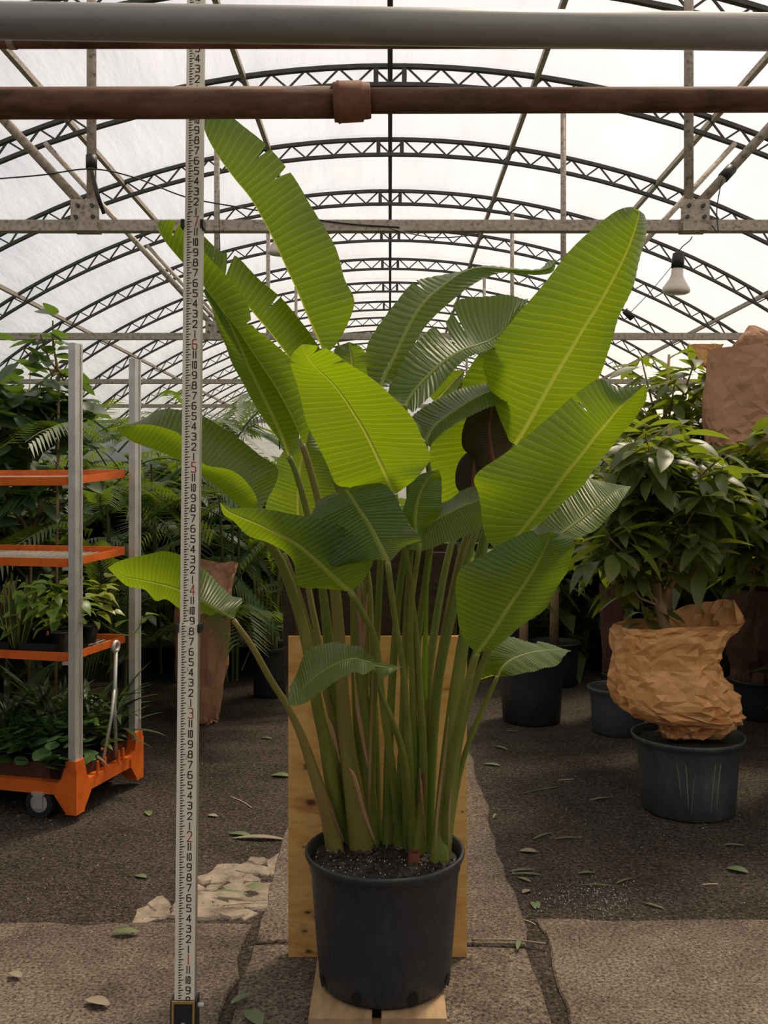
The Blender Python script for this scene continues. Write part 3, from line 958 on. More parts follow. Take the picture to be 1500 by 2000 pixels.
# --- left leaf with pale lit half
blade((2.74, 2.68), [((564, 892), (561, 890), (572, 886)), ((552, 858), (540, 852), (584, 850)), ((530, 808), (503, 800), (575, 800)), ((505, 757), (472, 745), (545, 750)), ((485, 715), (452, 703), (520, 705)),
    ((465, 668), (437, 662), (500, 660)), ((447, 630), (418, 616), (470, 615)), ((425, 595), (402, 578), (440, 580)), ((400, 560), )], 0.04, 0.03)
petiole([(564, 892, 11), (577, 920, 12), (600, 1000, 14), (628, 1140, 16), (640, 1240, 20), (655, 1380, 25), (670, 1500, 32), (690, 1648, 40)], 2.74)
# --- dark left leaf reaching past the rod
blade((2.62, 2.58), [((590, 868), (593, 864), (594, 866)), ((580, 840), (588, 834), (612, 822)), ((560, 798), (568, 790), (625, 765)), ((536, 755), (544, 747), (610, 735)), ((512, 718), (520, 710), (575, 706)),
    ((485, 678), (493, 670), (530, 667)), ((462, 642), (470, 634), (495, 636)), ((440, 615), (448, 607), (487, 600)), ((415, 583), (423, 575), (458, 556)), ((395, 557), (402, 549), (420, 515)),
    ((372, 530), (379, 522), (392, 480)), ((345, 500), (351, 492), (362, 437)), ((320, 468), (325, 460), (334, 430)), ((305, 434), )], 0.14, -0.03,
    [(1, 0.475, 0.5, 0.012), (1, 0.885, 0.35, 0.016)], rib=0.007)
petiole([(590, 868, 12), (600, 897, 13), (622, 980, 14), (650, 1120, 20), (662, 1240, 23), (672, 1400, 28), (690, 1540, 38), (706, 1658, 48)], 2.62, mat='petiole_old')
# --- bright leaf at the centre
blade((2.50, 2.36), [((772, 966), (745, 958), (780, 960)), ((760, 940), (690, 952), (812, 935)), ((748, 914), (655, 945), (836, 905)), ((732, 880), (637, 905), (840, 888)), ((715, 846), (615, 858), (824, 850)),
    ((696, 814), (600, 825), (802, 812)), ((674, 780), (588, 782), (764, 774)), ((651, 750), (578, 748), (725, 740)), ((625, 725), (567, 713), (688, 711)), ((606, 706), (570, 695), (645, 683)),
    ((597, 690), (573, 688), (612, 674)), ((590, 672), )], 0.04, -0.06, [(1, 0.755, 0.5, 0.008), (1, 0.86, 0.35, 0.02), (-1, 0.76, 0.55, 0.012)], bulge=0.03, rib=0.0065)
petiole([(772, 966, 10), (785, 1040, 10), (795, 1100, 11), (812, 1240, 13), (822, 1380, 14), (826, 1500, 18), (818, 1668, 26)], 2.50)
# --- biggest leaf, upper right
blade((2.74, 2.50), [((1007, 869), (995, 862), (1012, 866)), ((1030, 832), (972, 805), (1075, 830)), ((1058, 782), (948, 735), (1130, 780)), ((1088, 728), (945, 706), (1168, 738)), ((1115, 684), (970, 665), (1184, 688)),
    ((1143, 637), (1010, 614), (1202, 643)), ((1174, 588), (1062, 555), (1219, 598)), ((1203, 536), (1112, 493), (1236, 552)), ((1226, 489), (1160, 446), (1249, 503)), ((1240, 450), (1203, 413), (1262, 448)),
    ((1247, 424), (1230, 404), (1258, 422)), ((1249, 411), )], 0.05, 0.10, bulge=0.05, rib=0.0085)
petiole([(1007, 869, 12), (960, 1000, 16), (940, 1080, 22), (914, 1200, 22), (892, 1340, 26), (874, 1480, 27), (862, 1600, 28), (858, 1682, 38)], 2.74)
# --- torn leaf on the right
blade((2.40, 2.20), [((1000, 1060), (968, 1073), (1008, 1056)), ((1020, 1037), (948, 1045), (1040, 1030)), ((1048, 1003), (936, 970), (1085, 997)), ((1078, 963), (929, 928), (1122, 960)), ((1108, 923), (985, 887), (1152, 924)),
    ((1137, 888), (1045, 838), (1180, 889)), ((1165, 851), (1100, 791), (1210, 852)), ((1185, 828), (1132, 764), (1232, 825)), ((1205, 803), (1172, 741), (1248, 803)), ((1225, 783), (1210, 757), (1262, 778)),
    ((1262, 751), )], 0.04, 0.09, [(-1, 0.665, 0.35, 0.010)], bulge=0.05, rib=0.0085)
petiole([(1000, 1060, 12), (960, 1180, 15), (926, 1290, 16), (900, 1400, 18), (882, 1500, 20), (868, 1675, 22)], 2.40)
# --- low right leaf
blade((2.40, 2.26), [((932, 1277), (926, 1272), (940, 1272)), ((948, 1255), (903, 1243), (972, 1262)), ((967, 1229), (895, 1205), (1012, 1222)), ((993, 1187), (892, 1150), (1064, 1187)), ((1020, 1149), (903, 1108), (1090, 1140)),
    ((1040, 1118), (955, 1077), (1110, 1105)), ((1056, 1090), (1005, 1050), (1122, 1078)), ((1066, 1070), (1038, 1036), (1114, 1050)), ((1073, 1050), (1056, 1044), (1096, 1040)), ((1078, 1038), )], 0.05, 0.08,
    [(-1, 0.83, 0.5, 0.03), (1, 0.86, 0.4, 0.025)], bulge=0.07, rib=0.0065)
petiole([(932, 1277, 12), (915, 1330, 14), (895, 1420, 15), (880, 1520, 16), (866, 1676, 20)], 2.40)
# --- crossing pair of drooping leaves, centre
blade((2.42, 2.34), [((684, 1156), (672, 1153), (690, 1152)), ((668, 1142), (630, 1150), (712, 1130)), ((650, 1126), (582, 1142), (728, 1090)), ((616, 1095), (575, 1105), (700, 1050)), ((579, 1064), (560, 1080), (650, 1020)),
    ((543, 1043), (522, 1059), (590, 1008)), ((506, 1024), (485, 1045), (535, 997)), ((466, 1008), (455, 1018), (480, 991)), ((445, 998), (438, 1006), (452, 992)), ((429, 981), )], 0.02, 0.0, bulge=0.05)
petiole([(684, 1156, 12), (710, 1200, 13), (735, 1260, 13), (748, 1380, 13), (762, 1470, 15), (773, 1560, 18), (785, 1655, 20)], 2.42)
blade((2.36, 2.42), [((757, 1098), (745, 1092), (764, 1095)), ((746, 1075), (680, 1102), (790, 1068)), ((736, 1055), (650, 1107), (824, 1052)), ((720, 1024), (632, 1080), (802, 1026)), ((702, 997), (616, 1050), (783, 992)),
    ((690, 978), (604, 1017), (768, 962)), ((680, 962, .02), (616, 988, .03), (742, 946)), ((672, 958, .09), (618, 984), (700, 950)), ((664, 980, .17), (636, 996), (692, 972)), ((658, 1000, .20), )], 0.02, 0.02, bulge=0.05)
petiole([(757, 1098, 12), (770, 1200, 12), (785, 1290, 12), (793, 1380, 14), (800, 1500, 17), (806, 1664, 19)], 2.36)
# --- broad leaf to the left with folded halves
blade((2.52, 2.46), [((480, 1000), (503, 995), (512, 993)), ((462, 985), (501, 972), (538, 945)), ((440, 967), (487, 948), (540, 914)), ((418, 949), (466, 928), (508, 890)), ((396, 930), (436, 916), (470, 860)), ((372, 912), (396, 906), (430, 833)),
    ((345, 897), (368, 874), (390, 815)), ((312, 883), (350, 845), (340, 802)), ((280, 872), (310, 830), (305, 806)), ((250, 858), (268, 827), (278, 822)), ((228, 835), )], -0.08, 0.13, bulge=0.06)
petiole([(480, 1000, 12), (525, 1058, 18), (562, 1130, 20), (598, 1250, 22), (620, 1380, 23), (634, 1440, 26), (655, 1560, 33), (676, 1646, 38)], 2.52)
petiole([(555, 1080, 8), (580, 1150, 11), (610, 1250, 12), (640, 1370, 13), (672, 1500, 18), (697, 1644, 20)], 2.70, mat='petiole_old')
# --- low left leaf
blade((2.66, 2.62), [((456, 1211), (450, 1208), (460, 1200)), ((440, 1202), (430, 1195), (474, 1170, .07)), ((423, 1190), (411, 1201), (450, 1163, .10)), ((405, 1179), (390, 1193), (427, 1144, .11)), ((385, 1167), (370, 1196), (404, 1116, .10)), ((362, 1156), (350, 1187), (380, 1096, .03)),
    ((335, 1146), (325, 1170), (347, 1080, -.05)), ((308, 1139), (304, 1173), (318, 1076, -.07)), ((275, 1132), (282, 1151), (275, 1085, -.06)), ((245, 1126), (245, 1142), (235, 1094, -.04)), ((210, 1109), )], 0.02, 0.10, bulge=0.05)
petiole([(456, 1211, 10), (492, 1262, 12), (530, 1330, 13), (562, 1380, 14), (590, 1440, 17), (620, 1530, 24), (640, 1590, 30), (654, 1660, 36)], 2.66, mat='petiole_old')
# --- small leaf in front of the stems, upper side to the lens
blade((2.34, 2.24), [((738, 1312), (738, 1304), (738, 1320)), ((728, 1296), (727, 1287), (730, 1308)), ((712, 1290), (709, 1268), (712, 1316)), ((690, 1286), (690, 1257), (690, 1312)), ((668, 1291), (664, 1256), (668, 1324)),
    ((645, 1302), (641, 1256), (645, 1338)), ((622, 1317), (612, 1260), (622, 1354)), ((600, 1336), (588, 1288), (602, 1366)), ((580, 1356), (574, 1330), (584, 1377)), ((559, 1378), )], 0.12, -0.06, bulge=-0.04, rib=0.004)
blade((2.33, 2.31), [((728, 1300), (726, 1296), (730, 1304)), ((745, 1302), (738, 1294), (742, 1324)), ((765, 1304), (760, 1297), (758, 1318)), ((785, 1302), )], 0.02, -0.02, rows=40, rib=0.003)
petiole([(736, 1316, 9), (742, 1350, 9), (765, 1405, 12), (785, 1465, 14), (795, 1550, 18), (797, 1656, 22)], 2.33)
# --- lit leaf low on the right, seen from above
blade((2.66, 2.76), [((972, 1322), (960, 1318), (985, 1322)), ((980, 1304), (924, 1332), (1008, 1320)), ((993, 1291), (935, 1295), (1028, 1316)), ((1012, 1282), (955, 1262), (1050, 1309)), ((1038, 1274), (988, 1246), (1074, 1302)), ((1065, 1270), (1030, 1251), (1094, 1292)),
    ((1090, 1268), (1065, 1259), (1104, 1279)), ((1116, 1271), )], 0.12, -0.10, bulge=-0.02, ripple=0.0018)
petiole([(972, 1322, 9), (936, 1400, 10), (906, 1480, 11), (889, 1560, 10), (874, 1668, 12)], 2.66)
# --- tall grey leaf with its tip bent over to the right
blade((2.66, 2.98), [((740, 760), (735, 758), (746, 758)), ((752, 730), (714, 725), (775, 735)), ((772, 692), (716, 680), (800, 690)), ((791, 651), (738, 638), (822, 650)), ((813, 610), (767, 594), (848, 618)), ((838, 580), (803, 552), (885, 585)),
    ((865, 558), (832, 543), (915, 562)), ((898, 534), (885, 531), (948, 543)), ((936, 522), (940, 517), (985, 532)), ((985, 525), (990, 521), (1020, 536)), ((1040, 528), (1050, 524), (1055, 537)), ((1072, 522), (1070, 512), (1080, 530)), ((1087, 506), )],
    0.06, 0.02, [(-1, 0.435, 0.35, 0.012)], bulge=-0.05, ripple=0.0018)
petiole([(740, 760, 10), (746, 1000, 12), (738, 1200, 14), (728, 1400, 16), (724, 1642, 18)], 2.66)
# --- second grey leaf, torn with a standing flap
blade((2.58, 2.86), [((790, 795), (770, 782), (800, 800)), ((810, 762), (757, 764), (806, 800)), ((835, 735), (785, 712), (838, 775)), ((860, 712), (812, 667), (872, 738)), ((888, 692), (840, 643), (906, 704)), ((912, 680), (876, 622), (928, 692)),
    ((935, 673), (892, 588), (950, 684)), ((958, 664), (945, 578), (970, 674)), ((982, 646), (990, 577), (994, 654)), ((1005, 612), (1020, 582), (1018, 618)), ((1032, 583), )], 0.06, -0.07, [(-1, 0.45, 0.1, 0.03), (-1, 0.56, 0.3, 0.012)], bulge=-0.05, ripple=0.0018)
petiole([(790, 790, 11), (800, 1000, 13), (780, 1150, 14), (768, 1300, 15), (760, 1450, 18), (757, 1648, 22)], 2.58)
# --- lower grey leaf
blade((2.58, 2.84), [((830, 862), (817, 842), (840, 874)), ((848, 832), (805, 813), (848, 860)), ((874, 811), (833, 791), (872, 840)), ((901, 793), (875, 770), (902, 820)), ((930, 775), (915, 755), (935, 804)), ((968, 759), (958, 746), (972, 790)), ((1000, 750), (995, 735), (1005, 775)), ((1032, 745), )],
    0.07, -0.05, bulge=-0.05, ripple=0.0018)
petiole([(830, 862, 10), (846, 1000, 12), (836, 1100, 14), (816, 1250, 15), (806, 1400, 16), (792, 1650, 20)], 2.58)
# --- bright leaf at the back, right of centre
blade((2.92, 2.86), [((900, 1000), (885, 985), (910, 995)), ((905, 960), (860, 981), (940, 960)), ((915, 910), (836, 932), (960, 900)), ((925, 860), (842, 868), (975, 850)), ((938, 810), (868, 815), (985, 800)), ((955, 760), (896, 756), (995, 750)), ((975, 710), (930, 700), (1005, 700)), ((995, 665), (966, 668), (1010, 660)), ((1015, 630), )],
    0.04, 0.04)
petiole([(900, 1000, 12), (872, 1100, 14), (846, 1250, 16), (832, 1400, 17), (826, 1666, 20)], 2.92)
# --- two near-black brown leaves behind the big one
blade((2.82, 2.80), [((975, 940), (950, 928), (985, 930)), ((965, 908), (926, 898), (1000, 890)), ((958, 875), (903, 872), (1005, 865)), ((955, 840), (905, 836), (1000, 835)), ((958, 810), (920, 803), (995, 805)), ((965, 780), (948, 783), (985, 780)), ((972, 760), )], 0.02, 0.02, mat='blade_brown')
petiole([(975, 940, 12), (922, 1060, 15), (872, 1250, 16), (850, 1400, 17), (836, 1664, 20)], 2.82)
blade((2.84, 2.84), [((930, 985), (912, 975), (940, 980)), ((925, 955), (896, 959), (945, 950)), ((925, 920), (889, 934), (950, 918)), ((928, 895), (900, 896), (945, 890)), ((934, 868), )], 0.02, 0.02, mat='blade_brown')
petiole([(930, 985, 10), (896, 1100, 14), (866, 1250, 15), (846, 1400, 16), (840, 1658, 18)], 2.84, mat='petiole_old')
# --- dark leaf with a pale midrib lying across the stems
blade((2.56, 2.50), [((805, 1055), (800, 1050), (800, 1073)), ((826, 1030), (830, 1012), (828, 1075)), ((848, 1015), (850, 987), (858, 1064)), ((874, 1002), (880, 975), (895, 1053)), ((901, 989), (905, 957), (928, 1038)), ((925, 980), (930, 950), (947, 1015)), ((950, 970), (955, 948), (962, 995)), ((985, 955), )], 0.07, -0.04, bulge=-0.05)
petiole([(805, 1055, 9), (797, 1150, 12), (790, 1300, 14), (786, 1450, 16), (778, 1652, 20)], 2.56)
# --- olive leaf below the bright one
blade((2.50, 2.52), [((820, 1062), (812, 1052), (826, 1052)), ((812, 1035), (795, 1025), (838, 1028)), ((812, 1000), (786, 1003), (857, 1000)), ((820, 965), (795, 968), (862, 962)), ((836, 935), (812, 931), (861, 936)), ((857, 917), )], 0.02, 0.05)
petiole([(820, 1062, 10), (802, 1200, 12), (806, 1350, 13), (812, 1500, 16), (806, 1660, 20)], 2.50)
# --- slivers behind
blade((3.0, 2.95), [((848, 785), (838, 772), (862, 788)), ((870, 762), (852, 746), (888, 772)), ((890, 740), (872, 727), (902, 752)), ((908, 722), )], 0.02, -0.05, rows=40)
blade((2.66, 2.70), [((702, 765), (680, 750), (722, 750)), ((692, 725), (655, 708), (717, 725)), ((687, 695), (654, 680), (714, 690)), ((684, 680), (666, 674), (702, 676)), ((682, 668), )], 0.02, -0.03, rows=50)
petiole([(702, 765, 10), (712, 1000, 12), (716, 1250, 13), (712, 1450, 15), (714, 1640, 18)], 2.68, mat='petiole_old')
blade((2.90, 2.92), [((590, 1080), (570, 1070), (610, 1070)), ((586, 1030), (520, 1010), (680, 1010)), ((583, 980), (527, 960), (702, 980)), ((585, 930), (537, 913), (672, 940)), ((591, 890), (556, 877), (642, 895)), ((600, 855), (584, 857), (612, 850)), ((606, 830), )], 0.03, 0.03)
petiole([(590, 1080, 10), (612, 1200, 13), (642, 1350, 16), (668, 1500, 20), (694, 1640, 22)], 2.90, mat='petiole_old')
# --- grey leaf on the far right
blade((2.50, 2.66), [((1058, 1066), (1042, 1042), (1075, 1070)), ((1085, 1048), (1050, 1025), (1108, 1052)), ((1112, 1029), (1085, 990), (1142, 1046)), ((1143, 1007), (1115, 960), (1170, 1028)), ((1176, 980), (1145, 932), (1197, 1000)), ((1203, 958), (1175, 942), (1214, 976)), ((1233, 950), )], 0.10, -0.06, bulge=-0.04, ripple=0.0018)
petiole([(1058, 1066, 11), (985, 1200, 13), (930, 1330, 14), (896, 1450, 16), (872, 1668, 18)], 2.50)
# --- lit leaf beyond the dark board
blade((3.25, 3.2), [((890, 1200), (884, 1196), (896, 1196)), ((892, 1165), (874, 1160), (915, 1160)), ((900, 1125), (882, 1118), (932, 1120)), ((912, 1092), (900, 1085), (932, 1092)), ((925, 1070), )], 0.04, -0.04, rows=40)
# --- unopened spear and dry sheath margins
sp = [P(839, 1062, 2.62), P(836, 1130, 2.63), P(832, 1220, 2.64), P(830, 1290, 2.65), P(830, 1340, 2.66), P(833, 1370, 2.66)]
wparent(MB().tube([crom(sp, i / 20) for i in range(21)], [0.001 + 0.0075 * math.sin(PI * min(1, (i / 20) ** 1.6)) for i in range(21)], 8).build('leaf_spear', M['spear'], None, True), plant)
strip([(832, 1360), (828, 1450), (826, 1540), (826, 1600)], 2.68, 0.005, 'red_sheath')
strip([(733, 1648), (712, 1590), (692, 1520), (682, 1500)], 2.68, 0.0065)
strip([(672, 1645, 0.1), (655, 1605, 0.06), (640, 1575)], 2.66, 0.004)
strip([(719, 1500), (708, 1440), (698, 1380), (692, 1310)], 2.64, 0.006)
strip([(722, 1640, 0.08), (722, 1520), (726, 1380), (728, 1300)], 2.70, 0.004)
strip([(664, 1490), (650, 1430), (640, 1400)], 2.66, 0.005)
strip([(702, 1135), (700, 1180), (705, 1250), (706, 1330)], 2.68, 0.008)
strip([(718, 1160), (712, 1220), (708, 1290)], 2.68, 0.006)
strip([(830, 1640, 0.06), (824, 1560), (820, 1500)], 2.66, 0.004)
strip([(850, 1672), (854, 1590), (868, 1480), (876, 1400)], 2.60, 0.0045)
strip([(877, 1668), (878, 1580), (886, 1500)], 2.60, 0.003)
c = G(808, 1684, POT.z + 0.345)
f = MB().tube([c + Vector((0, 0, -0.01)), c + Vector((0, 0, 0.012)), c + Vector((0.001, 0, 0.03))], [0.018, 0.0165, 0.0155], 12, False)
wparent(f.build('cut_stub', M['red_sheath'], None, True), plant)

# ================================================================== SMALL-LEAF MESHES FOR THE OTHER PLANTS
def leaf_mesh(name, mat, w, fold=0.25, droop=0.25, prof=(0.0, 0.55, 0.92, 1.0, 0.86, 0.55, 0.0), stalk=0.0):
    """unit leaf along +Y, lying in XY, upper side +Z"""
    f = MB()
    n = len(prof)
    for i, a in enumerate(prof):
        t = i / (n - 1)
        y = stalk + t * (1 - stalk)
        z = -droop * t * t
        hw = w / 2 * a
        f.v += [(-hw, y, z + fold * hw), (0, y, z), (hw, y, z + fold * hw)]
    for i in range(n - 1):
        o = 3 * i
        f.f += [(o, o + 1, o + 4, o + 3), (o + 1, o + 2, o + 5, o + 4)]
    if stalk:
        s = 0.012
        o = len(f.v)
        f.v += [(-s, 0, 0), (s, 0, 0), (s, stalk, 0), (-s, stalk, 0)]
        f.f.append((o, o + 1, o + 2, o + 3))
    return f.mesh(name, mat, True)
LM = {
 'lance': [leaf_mesh('leaf', M['lance'], 0.34, 0.3, d, stalk=0.08) for d in (0.08, 0.22, 0.4)],
 'ficus': [leaf_mesh('leaf', M['ficus'], 0.52, 0.2, d, (0, 0.62, 0.95, 1.0, 0.93, 0.68, 0.0), 0.14) for d in (0.05, 0.2)],
 'pothos': [leaf_mesh('leaf', M['pothos'], 0.62, 0.25, 0.3, (0.35, 0.95, 1.0, 0.85, 0.6, 0.3, 0.0), 0.22)],
 'gold': [leaf_mesh('leaf', M['pothos_gold'], 0.62, 0.25, 0.3, (0.35, 0.95, 1.0, 0.85, 0.6, 0.3, 0.0), 0.22)],
 'round': [leaf_mesh('leaf', M['peperomia'], 0.85, -0.12, 0.15, (0.3, 0.85, 1.0, 1.0, 0.85, 0.55, 0.0), 0.12)],
 'strap': [leaf_mesh('leaf', M['grassy'], 0.13, 0.3, d) for d in (0.15, 0.5)],
}
def put(me, parent, loc, d, size, roll=0.0, name='leaf'):
    """a leaf object at loc (in the parent's space) growing along d"""
    o = bpy.data.objects.new(name, me)
    C.objects.link(o)
    o.parent = parent
    d = Vector(d).normalized()
    x = d.cross(Vector((0, 0, 1)))
    if x.length < 1e-3:
        x = Vector((1, 0, 0))
    x.normalize()
    z = x.cross(d)
    Rm = Matrix((x, d, z)).transposed().to_4x4()
    o.matrix_local = Matrix.Translation(loc) @ Rm @ Matrix.Rotation(roll, 4, 'Y') @ Matrix.Scale(size, 4)
    return o

def whorl_tree(name, base, label, whorls, size, me_key, trunk, rnd, leaves=9, group=None, cat='tree', trunk_r=0.022, nstems=6, shoot=0.5, inner=330):
    """base on the ground; whorls = list of points (relative) where leaves gather; trunk = list of (x,y,z,r) relative"""
    t = thing(name, base, label, cat, group)
    MB().tube([p[:3] for p in trunk], [p[3] for p in trunk], 8).build('trunk', M['trunk'], t, True)
    top = [Vector(p[:3]) for p in trunk]
    for wv in whorls:
        wv = Vector(wv)
        src = min(top, key=lambda q: (q - wv).length + (0.6 if q.z > wv.z - 0.05 else 0))
        mid = (src + wv) / 2 + Vector((0, 0, -0.04))
        MB().tube([src, mid, wv], [0.008, 0.006, 0.004], 5, False).build('branch', M['trunk'], t, True)
        ax = (wv - Vector((0, 0, wv.z * 0.55))).normalized()
        ax = (ax * 0.6 + Vector((0, 0, 1)) * shoot).normalized()
        a0 = rnd.uniform(0, 6.28)
        for k in range(leaves):
            a = a0 + k * 2.4
            e = rnd.uniform(-0.45, 0.55)
            p = wv + ax * rnd.uniform(-0.12, 0.03)
            u = ax.cross(Vector((0.3, 0.2, 1))).normalized()
            v2 = ax.cross(u)
            d = (u * math.cos(a) + v2 * math.sin(a)) * math.cos(e) + ax * math.sin(e) + Vector((0, 0, -0.12))
            put(rnd.choice(LM[me_key]), t, p, d, size * rnd.uniform(0.7, 1.15), rnd.uniform(-0.4, 0.4))
    f = MB()
    src = LM[me_key][1]
    sv = [v.co.copy() for v in src.vertices]; sf = [tuple(p.vertices) for p in src.polygons]
    for k in range(inner):
        wv = Vector(rnd.choice(whorls))
        c = Vector((sum(w_[0] for w_ in whorls), sum(w_[1] for w_ in whorls), sum(w_[2] for w_ in whorls))) / len(whorls)
        p = wv.lerp(c, rnd.uniform(0.0, 0.55)) + Vector((rnd.uniform(-.08, .08), rnd.uniform(-.08, .08), rnd.uniform(-.08, .08)))
        a, e = rnd.uniform(0, 6.28), rnd.uniform(-0.9, 0.4)
        R3 = Euler((e, rnd.uniform(-0.5, 0.5), a)).to_matrix() * (size * rnd.uniform(0.7, 1.1))
        f.add([p + R3 @ q for q in sv], sf)
    o = f.build('inner_foliage', src.materials[0], t, True)
    o['kind'] = 'stuff'
    return t

def crown(cx, cy, z0, z1, rx, ry, n, rnd):
    out = []
    while len(out) < n:
        x, y, z = rnd.uniform(-1, 1), rnd.uniform(-1, 1), rnd.uniform(-1, 1)
        q = x * x + y * y + z * z
        if q < 1 and q > 0.12 and (y < 0.45):
            p = (cx + x * rx, cy + y * ry, (z0 + z1) / 2 + z * (z1 - z0) / 2)
            if all((Vector(p) - Vector(o)).length > 0.09 for o in out) or rnd.random() < 0.1:
                out.append(p)
    return out
rnd = random.Random(21)
# right: the tree whose pot stands in front, its trunk coming out of the bag
TB = G(1343, 1588)
tb = Vector((TB.x, 4.36, 0.0))
trunk = [(0.0, 0, 0.40, 0.030), (-0.06, 0, 0.72, 0.027), (-0.105, 0.0, 0.93, 0.026), (-0.13, 0.02, 1.12, 0.016), (-0.10, 0.02, 1.45, 0.012), (-0.06, 0.0, 1.75, 0.008)]
wh = crown(-0.13, 0.0, 0.93, 1.88, 0.42, 0.36, 33, rnd)
TR1 = whorl_tree('leafy_tree', tb, 'bushy green tree growing out of the crumpled paper bag', wh, 0.205, 'lance', trunk, rnd, 9, 'leafy trees on the right')
MB().tube([(-0.105, 0, 0.93), (-0.04, -0.02, 1.08), (0.0, -0.02, 1.22)], [0.018, 0.015, 0.012], 8).build('branch', M['trunk'], TR1, True)
def bush(px, Y, top_py, bot_py, rpx, n, label, inner=330, leaves=9, size=0.17, key='lance', name='leafy_tree', group='leafy trees on the right', ry=0.4, trunk_r=0.025):
    X = (px - VX) / FPX * Y
    z1 = CAMH - (top_py - VY) / FPX * Y
    z0 = CAMH - (bot_py - VY) / FPX * Y
    rx = rpx / FPX * Y
    tk = [(0, 0, 0.0, trunk_r), (0.02, 0, z0 + 0.1, trunk_r * 0.9), (-0.01, 0, (z0 + z1) / 2, trunk_r * 0.6), (0.02, 0, z1 - 0.15, trunk_r * 0.3)]
    return whorl_tree(name, (X, Y, 0.0), label, crown(0, 0, z0 + 0.06, z1 - 0.08, rx, ry, n, rnd), size, key, tk, rnd, leaves, group, inner=inner)
bush(1300, 5.3, 640, 1060, 150, 33, 'bushy green tree standing just behind the tree in the paper bag', 330, 9, 0.21)
bush(1465, 6.12, 785, 1165, 125, 33, 'bushy green tree cut off by the right border, rising from the red-brown sleeve', 330, 9, 0.25)
bush(1528, 4.7, 755, 1165, 190, 33, 'bushy green tree cut off by the right border just below the big upper sleeve', 330, 9, 0.2)
bush(1535, 6.9, 700, 1120, 130, 20, 'leafy tree half hidden behind the upper paper sleeve', 330, 8, 0.18)
bush(1195, 6.2, 740, 1120, 140, 30, 'leafy tree in the narrow brown wrap, left of the bushy trees', 330, 9, 0.22)
# left: ficus behind the trolley
def lf(px, Y, top_py, bot_py, rpx, n, label, leaves=8, size=0.15, inner=110):
    return bush(px, Y, top_py, bot_py, rpx, n, label, inner, leaves, size, 'ficus', 'ficus_tree', 'broad-leaved trees on the left', 0.4, 0.009)
lf(55, 5.7, 640, 1080, 125, 28, 'broad-leaved ficus rising behind the orange trolley at the left border', 10, 0.2)
t = lf(108, 5.5, 600, 760, 45, 6, 'slim ficus shoot poking up above the trolley posts', 6, 0.16, 0)
lf(10, 6.4, 690, 1130, 130, 26, 'ficus at the left border, behind the taller one', 9, 0.21)

# palms
def frond_mesh(name, L, droop, nl, leafl, w, mat):
    f = MB()
    pts = []
    for i in range(13):
        t = i / 12
        pts.append(Vector((0, L * (t - 0.18 * droop * t * t), L * (0.55 * t - droop * t * t))))
    f.tube(pts, [0.006 * (1 - 0.8 * i / 12) for i in range(13)], 4, False)
    rr = random.Random(int(L * 100 + droop * 50))
    for i in range(nl):
        t = 0.22 + 0.78 * i / (nl - 1)
        p = crom(pts, t)
        tg = (crom(pts, min(1, t + .03)) - crom(pts, max(0, t - .03))).normalized()
        for s in (-1, 1):
            ll = leafl * (1 - 0.55 * abs(t - 0.5) * 1.6) * rr.uniform(0.85, 1.1)
            d = (Vector((s, 0, 0)) * 0.8 + tg * 0.75 + Vector((0, 0, 0.15))).normalized()
            sd = d.cross(Vector((0, 0, 1))).normalized() * w / 2
            q1 = p + d * ll * 0.45 + Vector((0, 0, 0.01)); q2 = p + d * ll + Vector((0, 0, -0.28 * ll))
            f.add([p, q1 - sd, q1 + sd, q2], [(0, 1, 2), (1, 3, 2)])
    return f.mesh(name, mat, False)
FR = [frond_mesh('frond', 0.95, d, 24, 0.30, 0.022, M['palm']) for d in (0.35, 0.6, 0.9)]
def palm(px, Y, top_py, label, n=14, scale=1.0, stems=3, name='areca_palm', pot_label=None, z_low=0.25):
    X = (px - VX) / FPX * Y
    ztop = CAMH - (top_py - VY) / FPX * Y
    t = thing(name, (X, Y, 0), label, 'palm', 'potted palms')
    for k in range(stems):
        a = rnd.uniform(0, 6.28); r = rnd.uniform(0.02, 0.09)
        x, y = r * math.cos(a), r * math.sin(a)
        h = ztop * rnd.uniform(0.55, 0.8)
        MB().tube([(x, y, 0.2), (x * 1.5, y * 1.5, h * 0.6), (x * 2.2, y * 2.2, h)], [0.012, 0.010, 0.007], 6, False).build('cane', M['cane'] if name == 'cane_palm' else M['dark_cane'], t, True)
    for k in range(n):
        a = 2.399 * k + rnd.uniform(-0.3, 0.3)
        h = z_low + (ztop - 0.35 * scale - z_low) * ((k + 0.5) / n)
        o = bpy.data.objects.new('frond', rnd.choice(FR))
        C.objects.link(o); o.parent = t
        o.location = (0.06 * math.cos(a), 0.06 * math.sin(a), h)
        o.rotation_euler = (rnd.uniform(0.0, 0.6), rnd.uniform(-0.3, 0.3), a)
        s = scale * rnd.uniform(0.75, 1.1)
        o.scale = (s, s, s)
    return t
palm(225, 5.8, 735, 'feathery palm between the two trolley posts', 20, 1.0)
palm(330, 6.6, 745, 'feathery palm behind the tall paper sleeve', 20, 1.0)
palm(455, 6.2, 760, 'feathery palm rising beside the left drooping paddle leaf', 22, 1.0)
palm(130, 7.2, 740, 'feathery palm far behind the trolley shelves', 18, 1.1)
palm(560, 7.4, 770, 'feathery palm partly hidden behind the big plant', 18, 1.1)
palm(400, 8.2, 735, 'feathery palm farthest back on the left', 18, 1.2)
BP = palm(527, 6.75, 1000, 'short cane palm in the black pot left of the backboard', 14, 0.7, 10, 'cane_palm', z_low=0.75)

